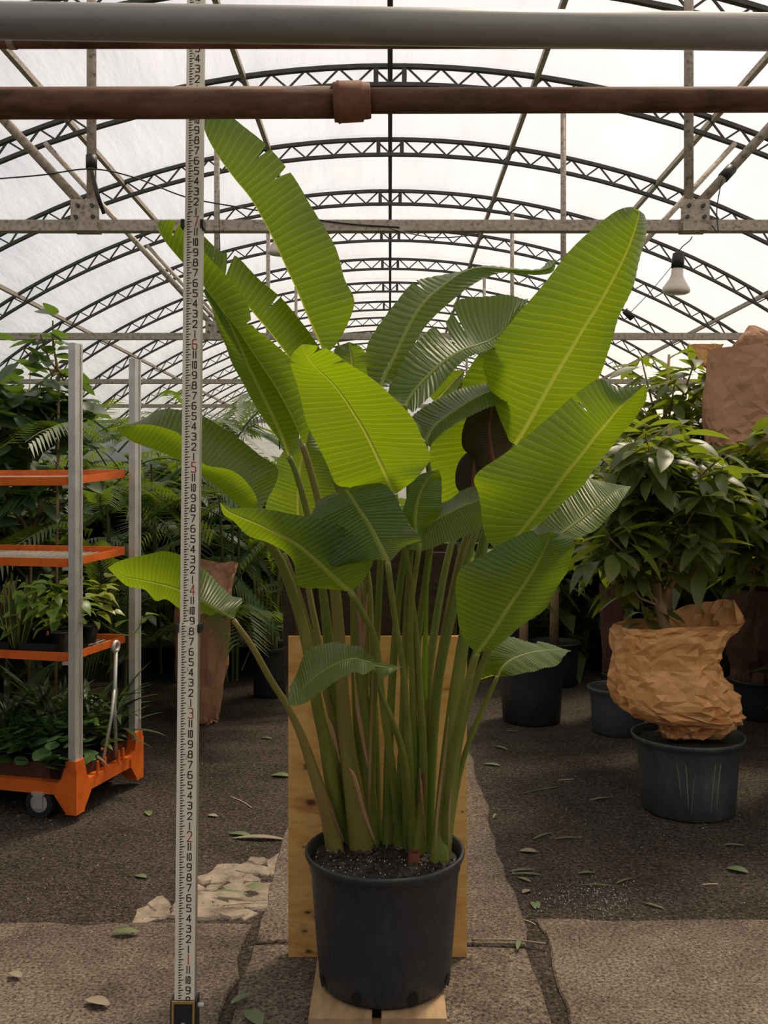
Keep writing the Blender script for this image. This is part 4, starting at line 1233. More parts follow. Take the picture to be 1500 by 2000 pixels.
def mass(name, label, x0, x1, y0, y1, zt, n, size, mat, seed):
    """far rows of plants that nobody could count"""
    r = random.Random(seed)
    f = MB()
    for k in range(n):
        x, y = r.uniform(x0, x1), r.uniform(y0, y1)
        top = zt * (0.78 + 0.22 * noise.noise(Vector((x * 1.4, y * 1.1, seed))))
        z = top * (1 - r.random() ** 1.7 * 0.95)
        a = r.uniform(0, 6.28); e = r.uniform(-0.9, 0.7)
        d = Vector((math.cos(a) * math.cos(e), math.sin(a) * math.cos(e), math.sin(e)))
        s = d.cross(Vector((0, 0, 1))).normalized() * size * r.uniform(0.12, 0.2)
        p = Vector((x, y, z)); L = size * r.uniform(0.7, 1.3)
        f.add([p, p + d * L * 0.5 - s, p + d * L * 0.5 + s, p + d * L + Vector((0, 0, -0.25 * L))], [(0, 1, 2), (1, 3, 2)])
    o = f.build(name, mat)
    tag(o, label, 'foliage', kind='stuff')
mass('foliage_rows', 'dense rows of dark plants filling the far left benches', -5.7, -0.75, 7.9, 13, 2.0, 16000, 0.42, M['palm'], 5)
mass('foliage_rows', 'dense rows of dark plants filling the far right benches', 1.0, 5.7, 7.4, 13, 2.0, 16000, 0.40, M['lance'], 6)
mass('foliage_rows', 'plants crowding beyond the left border of the view', -5.7, -2.6, 3.4, 7.3, 1.9, 9000, 0.40, M['ficus'], 8)
mass('foliage_rows', 'plants crowding beyond the right border of the view', 2.6, 5.7, 3.6, 6.9, 1.9, 9000, 0.40, M['lance'], 9)
mass('foliage_rows', 'low dark plants closing the aisle behind the backboard', -0.75, 1.0, 8.5, 13, 1.5, 2500, 0.34, M['palm'], 10)

# ================================================================== OTHER POTS, TRUNKS, PAPER
def px_pot(name, px, bot_py, wpx, hpx_rim, mat, label, **kw):
    c0 = G(px, bot_py)
    r = wpx / 2 / FPX * c0.y
    Yc = c0.y + r * 0.9
    r = wpx / 2 / FPX * Yc
    zt = CAMH - (hpx_rim - VY) / FPX * Yc
    return pot(name, Vector(((px - VX) / FPX * Yc, Yc, 0.0)), r, r * 0.82, zt, mat, label, **kw), Vector(((px - VX) / FPX * Yc, Yc, zt)), r
P1, c1, r1 = px_pot('nursery_pot', 1343, 1612, 216, 1432, M['pot_dusty'], 'scuffed dark grey pot under the crumpled paper bag', scallop=False, lip=0.03, band=0.07, soil_drop=0.035)
M['scuff'] = plain('dried_mud_streak', (0.20, 0.19, 0.16), 0.85)
for (a0, a1, z0, z1, w) in ((-1.15, -1.28, 0.34, 0.05, 0.0035), (-1.28, -1.40, 0.33, 0.04, 0.003), (-1.95, -1.86, 0.30, 0.06, 0.003), (-2.12, -2.0, 0.28, 0.10, 0.0022), (-1.72, -1.80, 0.22, 0.04, 0.002)):
    pts = []
    for k in range(13):
        q = k / 12
        a = a0 + (a1 - a0) * q ** 0.5
        z = z0 + (z1 - z0) * q
        h = c1.z
        rad = r1 * 0.82 + (r1 - 0.024 - r1 * 0.82) * z / h + 0.0005
        pts.append(Vector((math.cos(a) * rad, math.sin(a) * rad, z)))
    MB().tube(pts, [w * math.sin(PI * (0.1 + 0.8 * k / 12)) for k in range(13)], 5, True, 0.3).build('mud_streak', M['scuff'], P1, True)
P2, c2, r2 = px_pot('nursery_pot', 1038, 1422, 136, 1275, M['pot_black'], 'black pot right behind the small lit paddle leaf', soil_drop=0.03)
P3, c3, r3 = px_pot('nursery_pot', 1082, 1346, 104, 1252, M['pot_black'], 'black pot with a bare trunk, second behind the lit paddle leaf', soil_drop=0.03)
P4, c4, r4 = px_pot('nursery_pot', 1207, 1443, 118, 1340, M['pot_blue'], 'blue-grey pot beside the left edge of the crumpled bag', soil_drop=0.03)
P5, c5, r5 = px_pot('nursery_pot', 1480, 1412, 110, 1325, M['pot_black'], 'dark pot under the red-brown paper sleeve at the right border', soil_drop=0.02)
P6, c6, r6 = px_pot('nursery_pot', 527, 1366, 76, 1262, M['pot_black'], 'black pot left of the backboard holding the cane palm', soil_drop=0.02)
P7, c7, r7 = px_pot('nursery_pot', 1000, 1330, 100, 1205, M['pot_black'], 'black pot farthest back behind the lit paddle leaf', soil_drop=0.03)
P8, c8, r8 = px_pot('nursery_pot', 1140, 1290, 60, 1180, M['pot_black'], 'slim black pot in the shade behind the brown wrapped trunk', soil_drop=0.03)
def bare_trunk(c, px, top_py, w, label, n=40):
    rr = w / 2 / FPX * c.y
    X = (px - VX) / FPX * c.y
    zt = CAMH - (top_py - VY) / FPX * c.y
    t = thing('young_tree', (X, c.y, c.z - 0.035), label, 'tree', 'young trees in pots')
    MB().tube([(0, 0, 0), (0.004, 0, (zt - c.z) * 0.5), (0.012, 0, zt - c.z)], [rr * 1.1, rr, rr * 0.9], 10).build('trunk', M['trunk'], t, True)
    for k in range(n):
        a = rnd.uniform(0, 6.28)
        put(rnd.choice(LM['lance']), t, (rnd.uniform(-.25, .25), rnd.uniform(-.2, .2), zt - c.z + rnd.uniform(-0.05, 0.45)), (math.cos(a), math.sin(a), rnd.uniform(-0.7, 0.2)), rnd.uniform(0.15, 0.22))
bare_trunk(c3, 1082, 1110, 17, 'young tree with a straight bare trunk in the second black pot')
bare_trunk(c2, 1022, 1150, 17, 'young tree with a bare trunk rising behind the low right paddle leaf')

def crumple(p, s, k=1.0):
    q = Vector((p.x * 9, p.y * 9, p.z * 3.5))
    a = abs(noise.noise(q)) ; b = abs(noise.noise(q * 2.3 + Vector((3, 1, 7))))
    return k * (0.075 * (a - 0.25) + 0.018 * (b - 0.25)) * s
def paper(name, label, Y, rows, depth=0.7, mat='paper', seg=44, lift=None, cr=1.0, amp=0.005, group='kraft paper wraps', sub=3, cat='paper bag'):
    """rows bottom to top: (py, left px, right px)"""
    cx = (rows[0][1] + rows[0][2]) / 2
    base = P(cx, rows[0][0], Y)
    t = thing(name, base, label, cat, group)
    R = [Vector(r) for r in rows]
    n = (len(R) - 1) * sub
    f = MB()
    rj = random.Random(int(rows[0][1] * 7 + rows[0][0]))
    for j in range(n + 1):
        v = crom(R, j / n)
        py, xl, xr = v
        c = P((xl + xr) / 2, py, Y)
        hw = (xr - xl) / 2 / FPX * Y
        for k in range(seg):
            a = 2 * PI * (k + rj.uniform(-0.33, 0.33)) / seg
            ca, sa = math.cos(a), math.sin(a)
            ex = math.copysign(abs(ca) ** 0.75, ca); ey = math.copysign(abs(sa) ** 0.75, sa)
            p = Vector((c.x + hw * ex, c.y + hw * depth * ey, c.z))
            if lift and j > n - sub * 2:
                p.z += lift(ex, ey) * (j - (n - sub * 2)) / (sub * 2)
            nrm = Vector((ca, sa, 0))
            rough_ = amp * (0.45 + 1.9 * max(0, 1 - 2.0 * j / n) + 0.5 * max(0, ex) ) * min(1, hw * 7)
            p += nrm * (crumple(p, min(1, hw * 6), 0.8 * cr) + rj.gauss(0, rough_)) + Vector((0, 0, rj.uniform(-1, 1) * rough_))
            f.v.append(tuple(p))
    for j in range(n):
        for k in range(seg):
            k2 = (k + 1) % seg
            q = (j * seg + k, j * seg + k2, (j + 1) * seg + k2, (j + 1) * seg + k)
            f.f += [(q[0], q[1], q[2]), (q[0], q[2], q[3])] if rj.random() < 0.5 else [(q[0], q[1], q[3]), (q[1], q[2], q[3])]
    o = f.build('paper_sheet', M[mat])
    wparent(o, t)
    return t
paper('paper_bag', 'large crumpled brown paper bag slumped over the scuffed grey pot', 4.36,
    [(1442, 1300, 1332), (1430, 1292, 1405), (1410, 1284, 1440), (1392, 1226, 1440), (1365, 1203, 1432), (1330, 1196, 1418), (1300, 1194, 1402), (1270, 1194, 1404), (1240, 1200, 1424), (1222, 1206, 1442)],
    0.62, 'paper', lift=lambda ex, ey: 0.03 * (ex + 1) * 0.5 + (0.085 if ey > 0 and ex > 0 else 0.02) * max(0, ex * 0.6 + 0.4) * (1.0 if ey > -0.3 else 0.35), amp=0.0075)
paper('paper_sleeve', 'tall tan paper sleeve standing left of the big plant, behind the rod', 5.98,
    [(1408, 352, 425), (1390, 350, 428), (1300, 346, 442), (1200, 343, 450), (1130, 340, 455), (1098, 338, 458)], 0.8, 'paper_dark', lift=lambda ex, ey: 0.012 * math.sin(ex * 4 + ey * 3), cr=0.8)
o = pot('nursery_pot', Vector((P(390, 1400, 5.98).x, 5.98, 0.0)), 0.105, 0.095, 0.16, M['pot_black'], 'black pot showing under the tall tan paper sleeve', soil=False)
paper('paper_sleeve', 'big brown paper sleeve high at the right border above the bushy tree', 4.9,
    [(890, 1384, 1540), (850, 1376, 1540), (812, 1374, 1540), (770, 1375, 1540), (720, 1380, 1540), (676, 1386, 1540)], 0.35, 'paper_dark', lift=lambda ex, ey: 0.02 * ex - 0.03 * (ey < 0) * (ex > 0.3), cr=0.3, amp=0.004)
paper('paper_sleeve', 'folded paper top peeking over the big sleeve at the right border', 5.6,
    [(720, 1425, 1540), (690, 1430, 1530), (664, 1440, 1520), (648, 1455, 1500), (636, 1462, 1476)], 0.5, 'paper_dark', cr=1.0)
paper('paper_sleeve', 'small torn paper flap left of the big upper sleeve', 5.3,
    [(712, 1352, 1400), (692, 1346, 1408), (674, 1340, 1410)], 0.5, 'paper', cr=1.0)
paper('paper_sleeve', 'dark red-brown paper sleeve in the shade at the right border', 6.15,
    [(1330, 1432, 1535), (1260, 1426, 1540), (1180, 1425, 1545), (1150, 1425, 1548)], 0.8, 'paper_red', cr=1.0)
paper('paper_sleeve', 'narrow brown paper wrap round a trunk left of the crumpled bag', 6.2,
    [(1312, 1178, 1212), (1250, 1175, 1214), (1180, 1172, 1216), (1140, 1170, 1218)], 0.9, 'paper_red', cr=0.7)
pot('nursery_pot', Vector((P(1195, 1330, 6.2).x, 6.2, 0.0)), 0.065, 0.058, 0.27, M['pot_black'], 'narrow black pot under the wrapped trunk', soil=False)
# bench in the left background
bt = thing('wire_bench', (P(470, 1260, 7.6).x, 7.6, 0), 'grey expanded metal bench behind the cane palm', 'bench')
zb_ = CAMH - (1240 - VY) / FPX * 7.6
MB().box((-0.9, -0.3, zb_ - 0.05), (0.45, 0.3, zb_)).build('bench_top', M['mesh_bench'], bt)
for x, y in ((-0.85, -0.27), (0.4, -0.27), (-0.85, 0.27), (0.4, 0.27)):
    MB().box((x - 0.02, y - 0.02, 0), (x + 0.02, y + 0.02, zb_ - 0.05)).build('leg', M['mesh_bench'], bt)

# ================================================================== ORANGE TROLLEY
A3 = Vector(((148 - VX) / FPX * 4.2, 4.2, 0)); B3 = Vector(((264 - VX) / FPX * 4.7, 4.7, 0))
ang = math.atan2(B3.y - A3.y, B3.x - A3.x)
CW = (B3 - A3).length; CL = 1.28
cart = thing('plant_trolley', A3, 'orange and steel plant trolley with wire shelves at the left border', 'trolley', rot=(0, 0, ang))
# local x runs along the short end (towards the far post), local y along the long side
for (x, y) in ((0, 0), (CW, 0), (0, CL), (CW, CL)):
    f = MB().box((x - 0.026, y - 0.012, 0.19), (x + 0.026, y + 0.014, 2.115))
    p = f.build('post', M['steel'], cart)
    MB().box((x - 0.03, y - 0.016, 0.19), (x - 0.018, y + 0.018, 2.113)).box((x + 0.018, y - 0.016, 0.19), (x + 0.03, y + 0.018, 2.113)).build('post_flange', M['steel'], p)
    sx = 1 if x == 0 else -1; sy = 1 if y == 0 else -1
    f = MB().box((x - 0.034, y - 0.022, 0.19), (x + 0.034, y + 0.03, 0.27))
    prof = [(0.24, 0.034), (0.19, 0.05), (0.155, 0.085), (0.115, 0.085), (0.045, 0.03), (0.035, 0.028)]
    o0 = len(f.v)
    for z, h in prof:
        xa, xb = (x - 0.036, x + h) if sx > 0 else (x - h, x + 0.036)
        ya, yb = (y - 0.026, y + h) if sy > 0 else (y - h, y + 0.026)
        f.v += [(xa, ya, z), (xb, ya, z), (xb, yb, z), (xa, yb, z)]
    for j in range(len(prof) - 1):
        for k in range(4):
            k2 = (k + 1) % 4
            f.f.append((o0 + 4 * j + k, o0 + 4 * j + 4 + k, o0 + 4 * j + 4 + k2, o0 + 4 * j + k2))
    f.f.append(tuple(o0 + 4 * (len(prof) - 1) + k for k in range(4)))
    f.build('corner_foot', M['orange'], cart)
    cx, cy = x + sx * 0.005, y + sy * 0.175
    cs = MB().box((cx - 0.035, cy - 0.03, 0.105), (cx + 0.035, cy + 0.03, 0.118)).box((cx - 0.034, cy - 0.022, 0.045), (cx - 0.028, cy + 0.022, 0.11)).box((cx + 0.028, cy - 0.022, 0.045), (cx + 0.034, cy + 0.022, 0.11)).build('caster', M['steel'], cart)
    MB().tube([(cx - 0.022, cy, 0.068), (cx + 0.022, cy, 0.068)], 0.068, 24).build('tyre', M['black_rubber'], cs)
    MB().tube([(cx - 0.024, cy, 0.068), (cx + 0.024, cy, 0.068)], 0.042, 20).build('hub', M['steel'], cs)
for (p, q) in (((0.0, 0.03, 0.14), (0.0, CL - 0.03, 0.14)), ((CW, 0.03, 0.14), (CW, CL - 0.03, 0.14)), ((0.03, 0, 0.14), (CW - 0.03, 0, 0.14)), ((0.03, CL, 0.14), (CW - 0.03, CL, 0.14))):
    MB().bar(p, q, 0.04, 0.055).build('base_rail', M['orange'], cart)
MB().box((0.025, 0.025, 0.155), (CW - 0.025, CL - 0.025, 0.17)).box((0.025, 0.02, 0.17), (0.035, CL - 0.02, 0.235)).box((0.03, 0.02, 0.17), (CW - 0.03, 0.03, 0.235)).build('base_board', M['board_brown'], cart)
def shelf(z, tilt):
    x0, x1, y0, y1 = 0.0, CW - 0.03, 0.035, CL - 0.04
    z_at, z = z, 0.0
    s = MB().box((x0, y0, z), (x0 + 0.006, y1, z + 0.038)).box((x1 - 0.006, y0, z), (x1, y1, z + 0.038)).box((x0, y0, z), (x1, y0 + 0.006, z + 0.034)).box((x0, y1 - 0.006, z), (x1, y1, z + 0.034)).build('shelf', M['orange'], cart)
    k = 0
    yy = y0 + 0.03
    while yy < 0.62:
        MB().box((x0 + 0.006, yy, z + 0.008), (x1 - 0.006, yy + 0.012, z + 0.012)).build('slat', M['steel'], s)
        yy += 0.036
    f = MB()
    while yy < y1:
        f.box((x0 + 0.006, yy, z + 0.008), (x1 - 0.006, yy + 0.012, z + 0.012)); yy += 0.036
    xx = x0 + 0.05
    while xx < x1 - 0.03:
        f.box((xx, y0, z + 0.004), (xx + 0.006, y1, z + 0.008)); xx += 0.085
    f.build('wire_deck', M['steel'], s)
    s.location = (0, 0, z_at)
    s.rotation_euler = (0, -tilt, 0)
    for q in s.children:
        q.location = (0, 0, 0)
    MB().box((x0 - 0.02, y0 - 0.02, z - 0.012), (x0 + 0.05, y0 + 0.02, z)).build('bracket', M['steel'], s)
for py, tl in ((948, 0.085), (1108, 0.05), (1293, 0.02)):
    shelf(CAMH - (py - VY) / FPX * 4.2, tl)
# tow bar standing on the base rail
TBX = 0.26
tw = MB().tube([(TBX + 0.07, -0.005, 0.19), (TBX + 0.045, -0.01, 0.45), (TBX + 0.05, -0.015, 0.70)], 0.0095, 8).build('tow_bar', M['steel'], cart, True)
MB().tube([(TBX - 0.05, -0.005, 0.19), (TBX + 0.02, -0.01, 0.40), (TBX + 0.04, -0.012, 0.52)], 0.008, 8).build('tow_strut', M['steel'], tw, True)
ring = [Vector((TBX + 0.05 + 0.022 * math.cos(a), -0.015, 0.722 + 0.022 * math.sin(a))) for a in [2 * PI * k / 16 for k in range(17)]]
MB().tube(ring, 0.010, 8, False).build('tow_ring', M['steel'], tw, True)
for dx in (-0.11, -0.05, 0.07, 0.11):
    MB().box((TBX + dx - 0.008, -0.022, 0.16), (TBX + dx + 0.008, -0.014, 0.225)).build('hook', M['orange'], cart)

# plants on the trolley
CM = Matrix.Translation(A3) @ Matrix.Rotation(ang, 4, 'Z')
Z3 = CAMH - (1293 - VY) / FPX * 4.2 + 0.014
def cart_plant(name, lx, ly, z, label, cat, group):
    return thing(name, CM @ Vector((lx, ly, z)), label, cat, group, (0, 0, ang))
def tray(lx, ly, z, label):
    t = cart_plant('plant_tray', lx, ly, z, label, 'tray', 'black plug trays')
    MB().box((-0.13, -0.10, 0), (0.13, 0.10, 0.012)).box((-0.13, -0.10, 0.012), (-0.125, 0.10, 0.05)).box((0.125, -0.10, 0.012), (0.13, 0.10, 0.05)).box((-0.13, -0.10, 0.012), (0.13, -0.095, 0.05)).box((-0.13, 0.095, 0.012), (0.13, 0.10, 0.05)).build('tray_body', M['black_plastic'], t)
    return t
def pothos(lx, ly, z, label, key, n=26, size=0.095, spread=0.10, hgt=0.2):
    t = cart_plant('pothos', lx, ly, z, label, 'plant', 'pothos on the trolley')
    MB().lathe([(0.03, 0.0), (0.042, 0.085), (0.046, 0.085), (0.046, 0.078), (0.03, 0.075), (0.0, 0.075)], 12).build('cell_pot', M['black_plastic'], t, True)
    for k in range(n):
        a = rnd.uniform(0, 6.28); r = spread * math.sqrt(rnd.random())
        put(LM[key][0], t, (r * math.cos(a), r * math.sin(a), 0.10 + rnd.random() * hgt), (math.cos(a), math.sin(a), rnd.uniform(-0.5, 0.7)), size * rnd.uniform(0.7, 1.2), rnd.uniform(-0.4, 0.4))
    return t
i = 0
lab = {0: 'front corner', 1: 'middle', 2: 'back corner'}
for (lx, ly, key, desc) in ((0.08, 0.13, 'pothos', 'light green pothos beside the near trolley post'), (0.30, 0.12, 'gold', 'yellow variegated pothos near the far trolley post'), (0.14, 0.29, 'pothos', 'light green pothos second from the near trolley post'), (0.22, 0.24, 'pothos', 'green pothos in the middle of the tray shelf'), (0.40, 0.24, 'gold', 'variegated pothos at the back of the tray shelf'), (0.10, 0.46, 'pothos', 'light green pothos at the left border of the tray shelf')):
    pothos(lx, ly, Z3 + 0.02, desc, key)
tray(0.16, 0.22, Z3 + 0.004, 'black plug tray under the pothos beside the near trolley post')
tray(0.16, 0.46, Z3 + 0.004, 'black plug tray at the left border of the trolley shelf')
# trailing vine over the shelf edge
t = cart_plant('pothos_vine', 0.36, 0.04, Z3 + 0.1, 'trailing pothos vine hanging over the shelf end', 'vine', None)
pts = [Vector(p) for p in ((-0.04, 0.05, 0.03), (0.02, 0.0, -0.03), (0.07, -0.06, -0.06), (0.11, -0.09, -0.02), (0.12, -0.1, 0.03))]
MB().tube([crom(pts, k / 14) for k in range(15)], 0.0028, 5).build('stem', M['pothos'], t, True)
for k, p in enumerate(pts[1:]):
    put(LM['pothos'][0], t, p, (0.4, -0.3, 0.5 - 0.4 * (k % 2)), 0.09)
# snake plants
for (lx, ly, lb) in ((0.06, 0.335, 'yellow-edged snake plant on the tray shelf, nearest the post'), (0.05, 0.475, 'yellow-edged snake plant cut off by the left border')):
    t = cart_plant('snake_plant', lx, ly, Z3 + 0.01, lb, 'plant', 'snake plants on the trolley')
    for k in range(7):
        a = k * 2.4; L = rnd.uniform(0.26, 0.37)
        tilt = rnd.uniform(0.1, 0.35)
        d = Vector((math.cos(a) * tilt, math.sin(a) * tilt, 1)).normalized()
        s = d.cross(Vector((0, 1, 0.2))).normalized()
        f = MB(); e = MB()
        for j in range(7):
            q = j / 6
            w = 0.024 * (0.6 + 0.6 * math.sin(PI * min(1, q * 0.9 + 0.05))) * (1 - q ** 4)
            c = Vector((0.02 * math.cos(a), 0.02 * math.sin(a), 0.02)) + d * L * q
            f.v += [tuple(c - s * w * 0.8), tuple(c + s * w * 0.8)]
            e.v += [tuple(c - s * w), tuple(c - s * w * 0.78), tuple(c + s * w * 0.78), tuple(c + s * w)]
        for j in range(6):
            f.f.append((2 * j, 2 * j + 1, 2 * j + 3, 2 * j + 2))
            e.f += [(4 * j, 4 * j + 1, 4 * j + 5, 4 * j + 4), (4 * j + 2, 4 * j + 3, 4 * j + 7, 4 * j + 6)]
        lfm = f.build('leaf', M['snake'], t)
        e.build('leaf_edge', M['snake_edge'], lfm)
# base shelf plants
ZB_ = 0.172
k = 0
spots = [(0.07, 0.12, 'round', 'glossy round-leaved plant at the near corner of the trolley base'), (0.10, 0.27, 'round', 'glossy round-leaved plant second from the corner of the trolley base'), (0.09, 0.43, 'round', 'glossy round-leaved plant at the left border of the trolley base'), (0.26, 0.13, 'pothos', 'pale small-leaved plant behind the tow bar'), (0.28, 0.33, 'round', 'dark leafy plant in the middle of the trolley base')]
for (lx, ly, key, lb) in spots:
    t = cart_plant('foliage_plant', lx, ly, ZB_, lb, 'plant', 'plants on the trolley base')
    MB().lathe([(0.05, 0.0), (0.065, 0.1), (0.07, 0.1), (0.068, 0.09), (0.05, 0.088), (0.0, 0.088)], 14).build('cell_pot', M['black_plastic'], t, True)
    for q in range(34):
        a = rnd.uniform(0, 6.28); r = 0.10 * math.sqrt(rnd.random())
        put(LM[key][0], t, (r * math.cos(a), r * math.sin(a), 0.06 + rnd.random() * 0.16), (math.cos(a), math.sin(a), rnd.uniform(-0.3, 0.8)), 0.085 * rnd.uniform(0.7, 1.2), rnd.uniform(-0.4, 0.4))
for (lx, ly, lb) in ((0.20, 0.22, 'dark fine-leaved plant filling the gap above the trolley base'), (0.36, 0.16, 'grassy plant with arching thin leaves behind the tow bar'), (0.36, 0.42, 'dark fine-leaved plant at the back of the trolley base'), (0.20, 0.50, 'dark fine-leaved plant near the left border of the trolley base'), (0.46, 0.08, 'reddish grassy tuft beside the far trolley post')):
    t = cart_plant('fine_leaved_plant', lx, ly, ZB_, lb, 'plant', 'plants on the trolley base')
    MB().lathe([(0.05, 0.0), (0.065, 0.1), (0.07, 0.1), (0.068, 0.09), (0.05, 0.088), (0.0, 0.088)], 14).build('cell_pot', M['black_plastic'], t, True)
    for q in range(44):
        a = rnd.uniform(0, 6.28)
        put(rnd.choice(LM['strap']), t, (0.03 * math.cos(a), 0.03 * math.sin(a), 0.08 + rnd.random() * 0.18), (math.cos(a), math.sin(a), rnd.uniform(0.2, 1.8)), rnd.uniform(0.14, 0.26))

# ================================================================== LAMPS AND CABLES
def bulb(px, py, Y, tilt, label, scale=1.0):
    c = P(px, py, Y)
    t = thing('heat_lamp', c, label, 'lamp', 'hanging reflector bulbs', (tilt, tilt * 0.5, 0))
    MB().lathe([(0.0, -0.002), (0.045, -0.001), (0.060, 0.006), (0.0635, 0.016), (0.060, 0.028), (0.036, 0.065), (0.027, 0.085), (0.026, 0.118), (0.0, 0.118)], 24).build('bulb', M['bulb'], t, True)
    MB().lathe([(0.0, 0.116), (0.028, 0.116), (0.029, 0.15), (0.025, 0.182), (0.012, 0.19), (0.0, 0.19)], 16).build('socket', M['black_plastic'], t, True)
    t.scale = (scale, scale, scale)
    return t
bulb(1320, 574, 5.0, 0.08, 'frosted reflector bulb hanging in a black socket right of the biggest leaf', 1.15)
bulb(548, 500, 5.05, 0.15, 'frosted reflector bulb half hidden behind the tall top leaf', 1.15)
def cable(pts, r, label, name='cable', group='hanging wires'):
    k = len(pts) * 8
    V = [P(*p) for p in pts]
    o = MB().tube([crom(V, q / k) for q in range(k + 1)], r, 5).build(name, M['black_plastic'], None, True)
    tag(o, label, 'cable', group)
cable([(1319, 503, 5.0), (1330, 485, 5.0), (1347, 470, 5.0), (1352, 462, 5.0)], 0.003, 'short cord holding the bulb below the right bracket')
cable([(-40, 352, 5.0), (80, 342, 5.0), (176, 330, 5.0), (260, 346, 5.0), (360, 384, 5.0), (450, 402, 5.02), (560, 420, 5.02), (680, 437, 5.02), (780, 444, 5.02)], 0.004, 'black cable sagging from the left border across the tall leaf')
cable([(760, 446, 4.98), (800, 456, 4.98), (850, 464, 4.98), (900, 462, 4.98), (940, 456, 4.98)], 0.003, 'thin black wire drooping below the tie beam right of the ridge')
cable([(1312, 520, 5.02), (1270, 570, 5.05), (1226, 616, 5.1)], 0.002, 'thin cord slanting from the hanging bulb to the black socket')
cable([(1390, 440, 4.95), (1402, 452, 4.95), (1400, 410, 4.95), (1408, 360, 4.95), (1412, 350, 4.95)], 0.003, 'looped wire tied round the tie beam by the right bracket')
cable([(428, 370, 5.0), (428, 420, 5.0), (430, 495, 5.0)], 0.002, 'thin wire dangling right of the measuring rod')
o = MB().tube([P(1220, 606, 5.1), P(1236, 622, 5.1)], 0.019, 12).build('lamp_socket', M['black_plastic'], None, True)
tag(o, 'empty black lamp socket hanging behind the edge of the biggest leaf', 'lamp socket')
def tape(p, q, lb):
    o = MB().tube([p, q], 0.030, 12).build('tape_band', M['tape'], None, True)
    tag(o, lb, 'tape')
tape(Vector((-XB, Y0 - 0.02, 3.17)), Vector((-XB, Y0 - 0.02, 3.24)), 'black tape wound round the left strut')
bz = lambda X: TIE_Z + 0.11 + (arch(0.81 * HR, DEP) - TIE_Z - 0.11) * (X - XB - 0.055) / (0.81 * HR - XB - 0.055)
tape(Vector((1.765, Y0 - 0.02, bz(1.765))), Vector((1.815, Y0 - 0.02, bz(1.815))), 'black tape wound round the right diagonal brace')
o = MB().tube([P(180, 334, Y0 - 0.06), P(190, 380, Y0 - 0.07), P(203, 418, Y0 - 0.06)], [0.012, 0.012, 0.009], 6, True, 0.3).build('tape_tail', M['tape'], None, True)
tag(o, 'loose black tape end dangling over the left bracket', 'tape')

# ================================================================== LITTER ON THE GROUND
def litter_leaf(px, py, L, w, ang_, mat, label, group, z=0.0, curl=0.3, name='fallen_leaf'):
    f = MB()
    n = 8
    for i in range(n + 1):
        t = i / n
        hw = w / 2 * math.sin(PI * (0.06 + 0.9 * t)) ** 0.8
        zz = 0.004 + curl * L * 0.12 * math.sin(PI * t)
        f.v += [(-hw, (t - .5) * L, zz + 0.25 * hw), (0, (t - .5) * L, zz), (hw, (t - .5) * L, zz + 0.25 * hw)]
    for i in range(n):
        o = 3 * i
        f.f += [(o, o + 1, o + 4, o + 3), (o + 1, o + 2, o + 5, o + 4)]
    o = f.build(name, M[mat], None, True)
    o.location = G(px, py, z)
    o.rotation_euler = (0, 0, ang_)
    tag(o, label, 'leaf', group)
def twig(px1, py1, px2, py2, r, mat, label, group, z=0.0):
    a, b = G(px1, py1, z + r), G(px2, py2, z + r)
    m_ = (a + b) / 2 + Vector((0.02 * (b - a).length, 0.05 * (b - a).length, 0.0))
    o = MB().tube([crom([a, m_, b], k / 8) for k in range(9)], r, 5).build('twig', M[mat], None, True)
    tag(o, label, 'twig', group)
gl, gr, gs = 'scraps on the dirt left of the pot', 'scraps on the dirt right of the pot', 'scraps on the concrete slabs'
litter_leaf(506, 1640, 0.22, 0.035, 1.5, 'litter_dry', 'long curled dry leaf on the dirt left of the backboard', gl)
litter_leaf(468, 1632, 0.10, 0.04, 1.3, 'litter_green', 'grey-green leaf scrap beside the long curled dry leaf', gl)
litter_leaf(548, 1517, 0.10, 0.06, 1.4, 'litter_green', 'pale green leaf scrap touching the left edge of the backboard', gl)
litter_leaf(290, 1590, 0.07, 0.035, 0.4, 'litter_green', 'small green leaf on the dirt between trolley and rod', gl)
litter_leaf(415, 1595, 0.05, 0.03, 1.2, 'litter_dry', 'small yellowing leaf just right of the rod', gl)
litter_leaf(520, 1443, 0.07, 0.03, 1.2, 'litter_green', 'small green leaf near the tall paper sleeve', gl)
litter_leaf(275, 1714, 0.05, 0.03, 1.2, 'litter_green', 'green leaf scrap on the dirt left of the rubble patch', gl)
litter_leaf(450, 1745, 0.13, 0.018, 1.35, 'litter_green', 'slender green blade lying over the rubble patch', gl, 0.02)
litter_leaf(495, 1735, 0.06, 0.05, 1.2, 'litter_green', 'broad grey-green scrap on the right end of the rubble patch', gl, 0.02)
litter_leaf(245, 1823, 0.09, 0.035, 1.6, 'litter_green', 'grey-green leaf on the left concrete slab', gs, 0.017)
litter_leaf(30, 1906, 0.05, 0.03, 1.0, 'litter_dry', 'dark shrivelled scrap at the left border of the concrete slab', gs, 0.017)
litter_leaf(190, 1960, 0.08, 0.04, 1.2, 'litter_dry', 'brown shrivelled scrap near the foot of the rod', gs, 0.017)
litter_leaf(470, 1953, 0.07, 0.025, -0.7, 'litter_green', 'curved grey leaf on the concrete right of the rod foot', gs, 0.015)
litter_leaf(495, 1990, 0.09, 0.05, 0.6, 'litter_green', 'green leaf at the bottom border right of the rod foot', gs, 0.015)
litter_leaf(1013, 1846, 0.07, 0.016, -0.25, 'litter_green', 'narrow grey-green leaf on the concrete right of the platform', gs, 0.017)
litter_leaf(1172, 1562, 0.12, 0.018, -1.15, 'litter_green', 'pale green leaf stalk lying left of the scuffed pot', gr)
litter_leaf(1060, 1634, 0.12, 0.012, -0.9, 'litter_green', 'bent grey-green blade in the dirt right of the walkway', gr)
